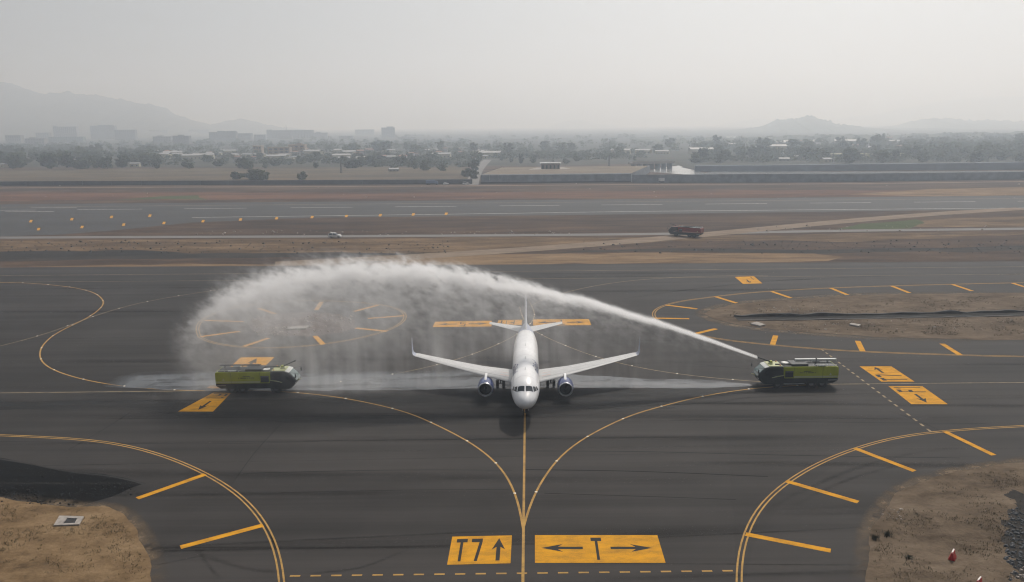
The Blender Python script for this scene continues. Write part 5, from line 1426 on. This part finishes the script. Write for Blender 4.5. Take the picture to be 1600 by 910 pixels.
# masts and cranes
def mast(px, ytop, D, label, arm=None):
    c = gy(px, 230, D); ht = gy(px, ytop, D).z
    t = empty('lattice_mast', (c.x, D, 0)); tag(t, label, 'mast')
    b = MB(); r0 = max(1.0, ht * .04)
    for k in range(4):
        a = math.pi / 4 + k * math.pi / 2
        b.bar((r0 * math.cos(a), r0 * math.sin(a), 0), (.3 * math.cos(a), .3 * math.sin(a), ht), .22, 4)
    for q in range(8):
        z0, z1 = ht * q / 8, ht * (q + 1) / 8
        ra, rb = r0 + (.3 - r0) * q / 8, r0 + (.3 - r0) * (q + 1) / 8
        b.bar((-ra * .7, -ra * .7, z0), (rb * .7, -rb * .7, z1), .12, 4).bar((ra * .7, ra * .7, z0), (-rb * .7, rb * .7, z1), .12, 4)
    b.build('tower', 'bld_dark', t, fix=False)
    if arm:
        MB().bar((0, 0, ht * .8), (arm[0], 0, ht * .8 + arm[1]), .35, 4).build('jib', 'bld_dark', t, fix=False)
        if arm[0] > 20: MB().bar((0, 0, ht * .8), (-arm[0] * .35, 0, ht * .8), .5, 4).build('counter_jib', 'bld_dark', t, fix=False)
mast(765, 206, 2600, 'thin radio mast against the pale sky')
mast(449, 195, 2780, 'tower crane above the very wide block', (24, 0))
mast(510, 233, 1250, 'slanting crane jib beyond the ochre blocks', (9, 12))
mast(1228, 207, 2600, 'small lattice mast on the slope of the right hill')
mast(531, 254, 690, 'power pole on the scrub left of the platform')
mast(952, 243, 690, 'power pole behind the right end of the platform')

# ------------------------------------------------------------------ hills
M['hill'] = soil('hill_cover', (0.05, 0.05, 0.035), (0.08, 0.075, 0.05), (0.12, 0.105, 0.075), .004, (1, 1, 1), .02)
M['hill_green'] = soil('wooded_hill_cover', (0.03, 0.038, 0.022), (0.05, 0.06, 0.034), (0.085, 0.09, 0.055), .01, (1, 1, 1), .08)
def ridge(sil, D, label, mt, depth=900, bumps=3.0, fs=.02):
    xs = [p[0] for p in sil]; ysl = [p[1] for p in sil]
    n = 320
    rows = []
    T_ = [(-1, 0), (-.8, .16), (-.6, .36), (-.4, .58), (-.2, .82), (-.08, .95), (0, 1), (.15, .95), (.5, .5), (1, 0)]
    vs_, fs_ = [], []
    for i in range(n):
        px = xs[0] + (xs[-1] - xs[0]) * i / (n - 1)
        py_ = np.interp(px, xs, ysl)
        top = gy(px, py_, D)
        for (d_, k) in T_:
            z = max(top.z, 2) * k
            q = Vector((top.x * fs, d_ * depth * fs, D * .01))
            z += (noise.fractal(q, .9, 2, 5) * bumps + noise.fractal(q * .15, 1, 2, 3) * bumps * 2.4 * (1 - abs(d_))) * (1 if abs(d_) < .95 else 0) * min(1, max(top.z, 0) / 30 + .3)
            x = top.x * (1 + d_ * depth / D * .6)
            vs_.append((x, D + d_ * depth, z - .5 if abs(d_) < .95 else -.045))
    m_ = len(T_)
    for i in range(n - 1):
        for j in range(m_ - 1):
            fs_.append((i * m_ + j, (i + 1) * m_ + j, (i + 1) * m_ + j + 1, i * m_ + j + 1))
    o = obj('hill', vs_, fs_, mt, smooth=True)
    tag(o, label, None, None, 'structure')
ridge([(-420, 100), (-200, 112), (0, 127), (20, 131), (45, 142), (70, 148), (110, 147), (150, 149), (180, 154), (210, 160), (240, 165), (265, 174), (290, 182), (315, 192), (340, 201), (380, 208)], 4700, 'large hazy hill rising at the left', 'hill', 1600, 14)
ridge([(290, 208), (320, 198), (340, 192), (362, 188), (385, 186), (405, 190), (435, 197), (465, 201), (510, 207)], 5200, 'small rounded hazy hill behind the stepped block', 'hill', 900, 8)
ridge([(780, 207), (850, 202), (885, 189), (905, 186), (930, 193), (1000, 202), (1080, 205), (1150, 192), (1185, 185), (1230, 192), (1320, 200)], 8000, 'very faint far ridge at the centre', 'hill', 900, 6)
ridge([(1030, 218), (1080, 209), (1110, 208), (1150, 205), (1190, 198), (1212, 190), (1235, 184), (1265, 183), (1285, 189), (1300, 196), (1340, 199), (1380, 202), (1425, 209), (1480, 216)], 3700, 'wooded hill with a rounded top on the right', 'hill_green', 700, 7, .09)
ridge([(1390, 210), (1425, 195), (1450, 186), (1485, 187), (1530, 188), (1580, 192), (1610, 192), (1720, 184), (1950, 178)], 4600, 'hazy wooded ridge at the far right', 'hill_green', 900, 9, .07)
ridge([(990, 226), (1040, 222), (1100, 216.5), (1200, 215), (1300, 211), (1400, 212.5), (1500, 209), (1600, 207), (1800, 204)], 1850, 'low wooded rise below the right hills', 'hill_green', 330, 5, .12)
ridge([(480, 216), (600, 212), (700, 213), (800, 211), (900, 209), (1000, 207), (1080, 207)], 4200, 'low hazy rise behind the viaduct', 'hill', 700, 5)
ridge([(1300, 190), (1400, 172), (1470, 159), (1530, 152), (1600, 149), (1750, 143), (2000, 130)], 8100, 'barely visible mountain at the far right', 'hill', 950, 8)

# ------------------------------------------------------------------ haze
def volume_mat(name):
    mt = bpy.data.materials.new(name)
    mt.use_nodes = True
    mt.node_tree.nodes.clear()
    out = mt.node_tree.nodes.new('ShaderNodeOutputMaterial')
    v = mt.node_tree.nodes.new('ShaderNodeVolumePrincipled')
    mt.node_tree.links.new(v.outputs[0], out.inputs['Volume'])
    return mt, mt.node_tree, v
mt, t, v = volume_mat('haze_air')
v.inputs['Color'].default_value = (0.79, 0.90, 1.03, 1)      # scatters blue a little more than red
v.inputs['Absorption Color'].default_value = (1, 1, 1, 1)   # and absorbs nothing
v.inputs['Density'].default_value = 0.00048
v.inputs['Anisotropy'].default_value = 0.5
v.inputs['Density Attribute'].default_value = ''
ZT = 520
hz = MB().box(-GX - 20, GX + 20, GY0 - 20, GY1 + 20, -1.2, ZT).build('haze', mt)
tag(hz, 'pale grey haze filling the air over the airfield', None, None, 'stuff')

# ------------------------------------------------------------------ the water jet
YJ = NOZ.y
arc_px = [(1150, 546), (1105, 530), (1049, 511), (1010, 499), (980, 490), (950, 481), (900, 467.5), (850, 455.5), (800, 445), (750, 436), (700, 428.5), (650, 423), (600, 419.5), (560, 418), (520, 420), (480, 424), (450, 430), (420, 437.5), (390, 446), (360, 457), (340, 467), (318, 485), (299, 514)]
arc = [NOZ.copy()] + [gy(x, y, YJ) for x, y in arc_px]
X0, X1 = arc[0].x, arc[-1].x
LJ = X0 - X1
ZMAX = 22.0
XE = X1 - 2.5                      # mist drifts a little past the head
def arc_z(x): return float(np.interp(-x, [-p.x for p in arc], [p.z for p in arc]))
mt, t, v = volume_mat('water_spray')
p = pos(t)
sx = t.nodes.new('ShaderNodeSeparateXYZ'); t.links.new(p, sx.inputs[0])
px_, py2, pz_ = sx.outputs
u = mathn(t, 'DIVIDE', mathn(t, 'SUBTRACT', X0, px_), LJ)
uc = mathn(t, 'MINIMUM', mathn(t, 'MAXIMUM', u, 0.0), 1.0)
fc = t.nodes.new('ShaderNodeFloatCurve')
cv = fc.mapping.curves[0]
pts = [((X0 - q.x) / LJ, q.z / ZMAX) for q in arc]
cv.points[0].location = pts[0]; cv.points[1].location = pts[-1]
for q in pts[1:-1]: cv.points.new(*q)
fc.mapping.update()
t.links.new(uc, fc.inputs['Value'])
wc = mathn(t, 'MULTIPLY', fc.outputs[0], ZMAX)
over = mathn(t, 'MAXIMUM', mathn(t, 'SUBTRACT', u, 1.0), 0.0)          # beyond the head
# warped wisps
ca_, sa_ = math.cos(R(24)), math.sin(R(24))
along = mathn(t, 'SUBTRACT', mathn(t, 'MULTIPLY', pz_, sa_), mathn(t, 'MULTIPLY', px_, ca_))
acro = mathn(t, 'ADD', mathn(t, 'MULTIPLY', pz_, ca_), mathn(t, 'MULTIPLY', px_, sa_))
cb_ = t.nodes.new('ShaderNodeCombineXYZ')
t.links.new(along, cb_.inputs[0]); t.links.new(py2, cb_.inputs[1]); t.links.new(acro, cb_.inputs[2])
fib = cb_.outputs[0]
n1 = mathn(t, 'ADD', mathn(t, 'MULTIPLY', noise_node(t, fib, 1.0, 3, .6, (.13, .45, .38), 0), .62), mathn(t, 'MULTIPLY', noise_node(t, fib, 1.0, 4, .7, (.55, 1.0, 1.2), 0), .38))
n2 = noise_node(t, fib, 1.0, 4, .68, (.62, .8, 1.05), 0)
n3 = noise_node(t, p, 1.0, 3, .62, (.42, .35, .06), 0)                 # falling curtains
n4 = noise_node(t, p, 1.0, 2, .55, (.10, .2, .10), 0)
sx_ = 0
amp = mathn(t, 'ADD', .12, mathn(t, 'MULTIPLY', mathn(t, 'POWER', uc, 1.45), 16.0))
wob = mathn(t, 'MULTIPLY', mathn(t, 'SUBTRACT', n1, .5), amp)
s = mathn(t, 'SUBTRACT', mathn(t, 'SUBTRACT', wc, pz_), wob)           # >0 below the jet
aw = mathn(t, 'ADD', .14, mathn(t, 'MULTIPLY', mathn(t, 'POWER', uc, 1.5), 2.1))
def gauss(x, width): 
    q = mathn(t, 'DIVIDE', x, width)
    return mathn(t, 'EXPONENT', mathn(t, 'MULTIPLY', mathn(t, 'MULTIPLY', q, q), -1.0))
sc_ = mathn(t, 'SUBTRACT', s, mathn(t, 'MULTIPLY', aw, .4))
upw = mathn(t, 'MULTIPLY', mathn(t, 'SUBTRACT', -.2, sc_), 1.5, None, True)      # only above the jet
n6 = noise_node(t, fib, 1.0, 3, .72, (.36, .8, .85), 0)
plume = mathn(t, 'MULTIPLY', mathn(t, 'MULTIPLY', upw, mathn(t, 'EXPONENT', mathn(t, 'MULTIPLY', mathn(t, 'MAXIMUM', mathn(t, 'MULTIPLY', sc_, -1.0), 0.0), -.75))), mathn(t, 'MULTIPLY', mathn(t, 'MAXIMUM', mathn(t, 'SUBTRACT', n6, .52), 0.0), 1.5))
plume = mathn(t, 'MULTIPLY', plume, mathn(t, 'MULTIPLY', uc, mathn(t, 'SUBTRACT', 1.15, uc)))
core = gauss(sc_, aw)
bw = mathn(t, 'ADD', .22, mathn(t, 'MULTIPLY', uc, 3.0))
dy = mathn(t, 'SUBTRACT', py2, YJ)
lat = gauss(dy, bw)
endf = mathn(t, 'SUBTRACT', 1.0, mathn(t, 'MULTIPLY', over, 34.0), None, True)
# thinning of the core along the throw
cden = mathn(t, 'ADD', mathn(t, 'MULTIPLY', mathn(t, 'EXPONENT', mathn(t, 'MULTIPLY', uc, -7.0)), 12.0), mathn(t, 'MULTIPLY', mathn(t, 'SUBTRACT', 1.2, uc), 3.2))
wisp = mathn(t, 'MULTIPLY', mathn(t, 'MAXIMUM', mathn(t, 'SUBTRACT', n2, .42), 0.0), 8.0)
uw = mathn(t, 'MULTIPLY', uc, 2.2, None, True)
wispm = mathn(t, 'ADD', mathn(t, 'MULTIPLY', wisp, uw), mathn(t, 'SUBTRACT', 1.0, uw))
thin = mathn(t, 'SUBTRACT', 1.0, mathn(t, 'MULTIPLY', mathn(t, 'MULTIPLY', mathn(t, 'SUBTRACT', uc, .58), 2.6, None, True), .90))
d_core = mathn(t, 'MULTIPLY', mathn(t, 'MULTIPLY', mathn(t, 'MULTIPLY', core, lat), mathn(t, 'MULTIPLY', cden, wispm)), thin)
# veil hanging below the jet
below = mathn(t, 'MULTIPLY', mathn(t, 'ADD', s, .3), 1.2, None, True)
vlen = mathn(t, 'ADD', .7, mathn(t, 'MULTIPLY', uc, 4.2))
vfall = mathn(t, 'EXPONENT', mathn(t, 'DIVIDE', mathn(t, 'MULTIPLY', mathn(t, 'MAXIMUM', s, 0.0), -1.0), vlen))
d_veil = mathn(t, 'MULTIPLY', mathn(t, 'MULTIPLY', mathn(t, 'MULTIPLY', below, vfall), mathn(t, 'MULTIPLY', lat, wisp)), mathn(t, 'ADD', .06, mathn(t, 'MULTIPLY', mathn(t, 'POWER', uc, .8), .80)))
# curtains down to the ground
st = mathn(t, 'MULTIPLY', mathn(t, 'MAXIMUM', mathn(t, 'SUBTRACT', n3, .40), 0.0), 6.0)
big = mathn(t, 'MULTIPLY', mathn(t, 'MAXIMUM', mathn(t, 'SUBTRACT', n4, .30), 0.0), 3.0)
lat2 = gauss(dy, mathn(t, 'ADD', .8, mathn(t, 'MULTIPLY', uc, 3.0)))
d_cur = mathn(t, 'MULTIPLY', mathn(t, 'MULTIPLY', mathn(t, 'MULTIPLY', st, big), mathn(t, 'MULTIPLY', below, lat2)), mathn(t, 'ADD', .008, mathn(t, 'MULTIPLY', mathn(t, 'POWER', uc, .9), .12)))
n5 = noise_node(t, p, 1.0, 3, .62, (.13, .22, .17), 0)
bil = mathn(t, 'MULTIPLY', mathn(t, 'MAXIMUM', mathn(t, 'SUBTRACT', n5, .38), 0.0), 5.0)
mfall = mathn(t, 'EXPONENT', mathn(t, 'DIVIDE', mathn(t, 'MULTIPLY', mathn(t, 'MAXIMUM', s, 0.0), -1.0), mathn(t, 'ADD', 1.0, mathn(t, 'MULTIPLY', uc, 9.0))))
d_cur = mathn(t, 'ADD', d_cur, mathn(t, 'MULTIPLY', mathn(t, 'MULTIPLY', mathn(t, 'MULTIPLY', bil, below), mathn(t, 'MULTIPLY', lat2, mfall)), mathn(t, 'MULTIPLY', mathn(t, 'POWER', uc, 1.3), .27)))
gnd = mathn(t, 'MULTIPLY', mathn(t, 'EXPONENT', mathn(t, 'MULTIPLY', pz_, -2.2)), mathn(t, 'MULTIPLY', lat2, .22))
d_core = mathn(t, 'ADD', d_core, mathn(t, 'MULTIPLY', plume, lat))
headfade = mathn(t, 'ADD', .28, mathn(t, 'MULTIPLY', mathn(t, 'SUBTRACT', 1.0, u), 5.0), None, True)
d_cur = mathn(t, 'MULTIPLY', d_cur, headfade)
d_veil = mathn(t, 'MULTIPLY', d_veil, mathn(t, 'MULTIPLY', mathn(t, 'ADD', headfade, .1), mathn(t, 'ADD', .25, mathn(t, 'MULTIPLY', thin, .75))))
d = mathn(t, 'ADD', mathn(t, 'ADD', d_core, d_veil), mathn(t, 'ADD', d_cur, mathn(t, 'MULTIPLY', gnd, big)))
d = mathn(t, 'MULTIPLY', d, endf)
t.links.new(d, v.inputs['Density'])
v.inputs['Density Attribute'].default_value = ''
v.inputs['Color'].default_value = (1, 1, 1, 1)
v.inputs['Anisotropy'].default_value = 0.5
mt.cycles.volume_step_rate = 0.2
NS = 40
rings = []
for k in range(NS + 1):
    x = X0 - .02 + (XE - X0) * k / NS
    uu = min(1, max(0, (X0 - x) / LJ))
    zt_ = arc_z(max(x, X1)) + .5 + 4.5 * uu
    hw = .7 + 5.0 * uu
    rings.append([(x, YJ - hw, 0.03), (x, YJ - hw, zt_ * .6), (x, YJ - hw * .8, zt_), (x, YJ + hw * .8, zt_), (x, YJ + hw, zt_ * .6), (x, YJ + hw, 0.03)])
spray = MB().loft(rings).build('water_spray', mt)
tag(spray, 'white arch of water spray over the jet from the fire truck nozzle', 'water', None, 'stuff')
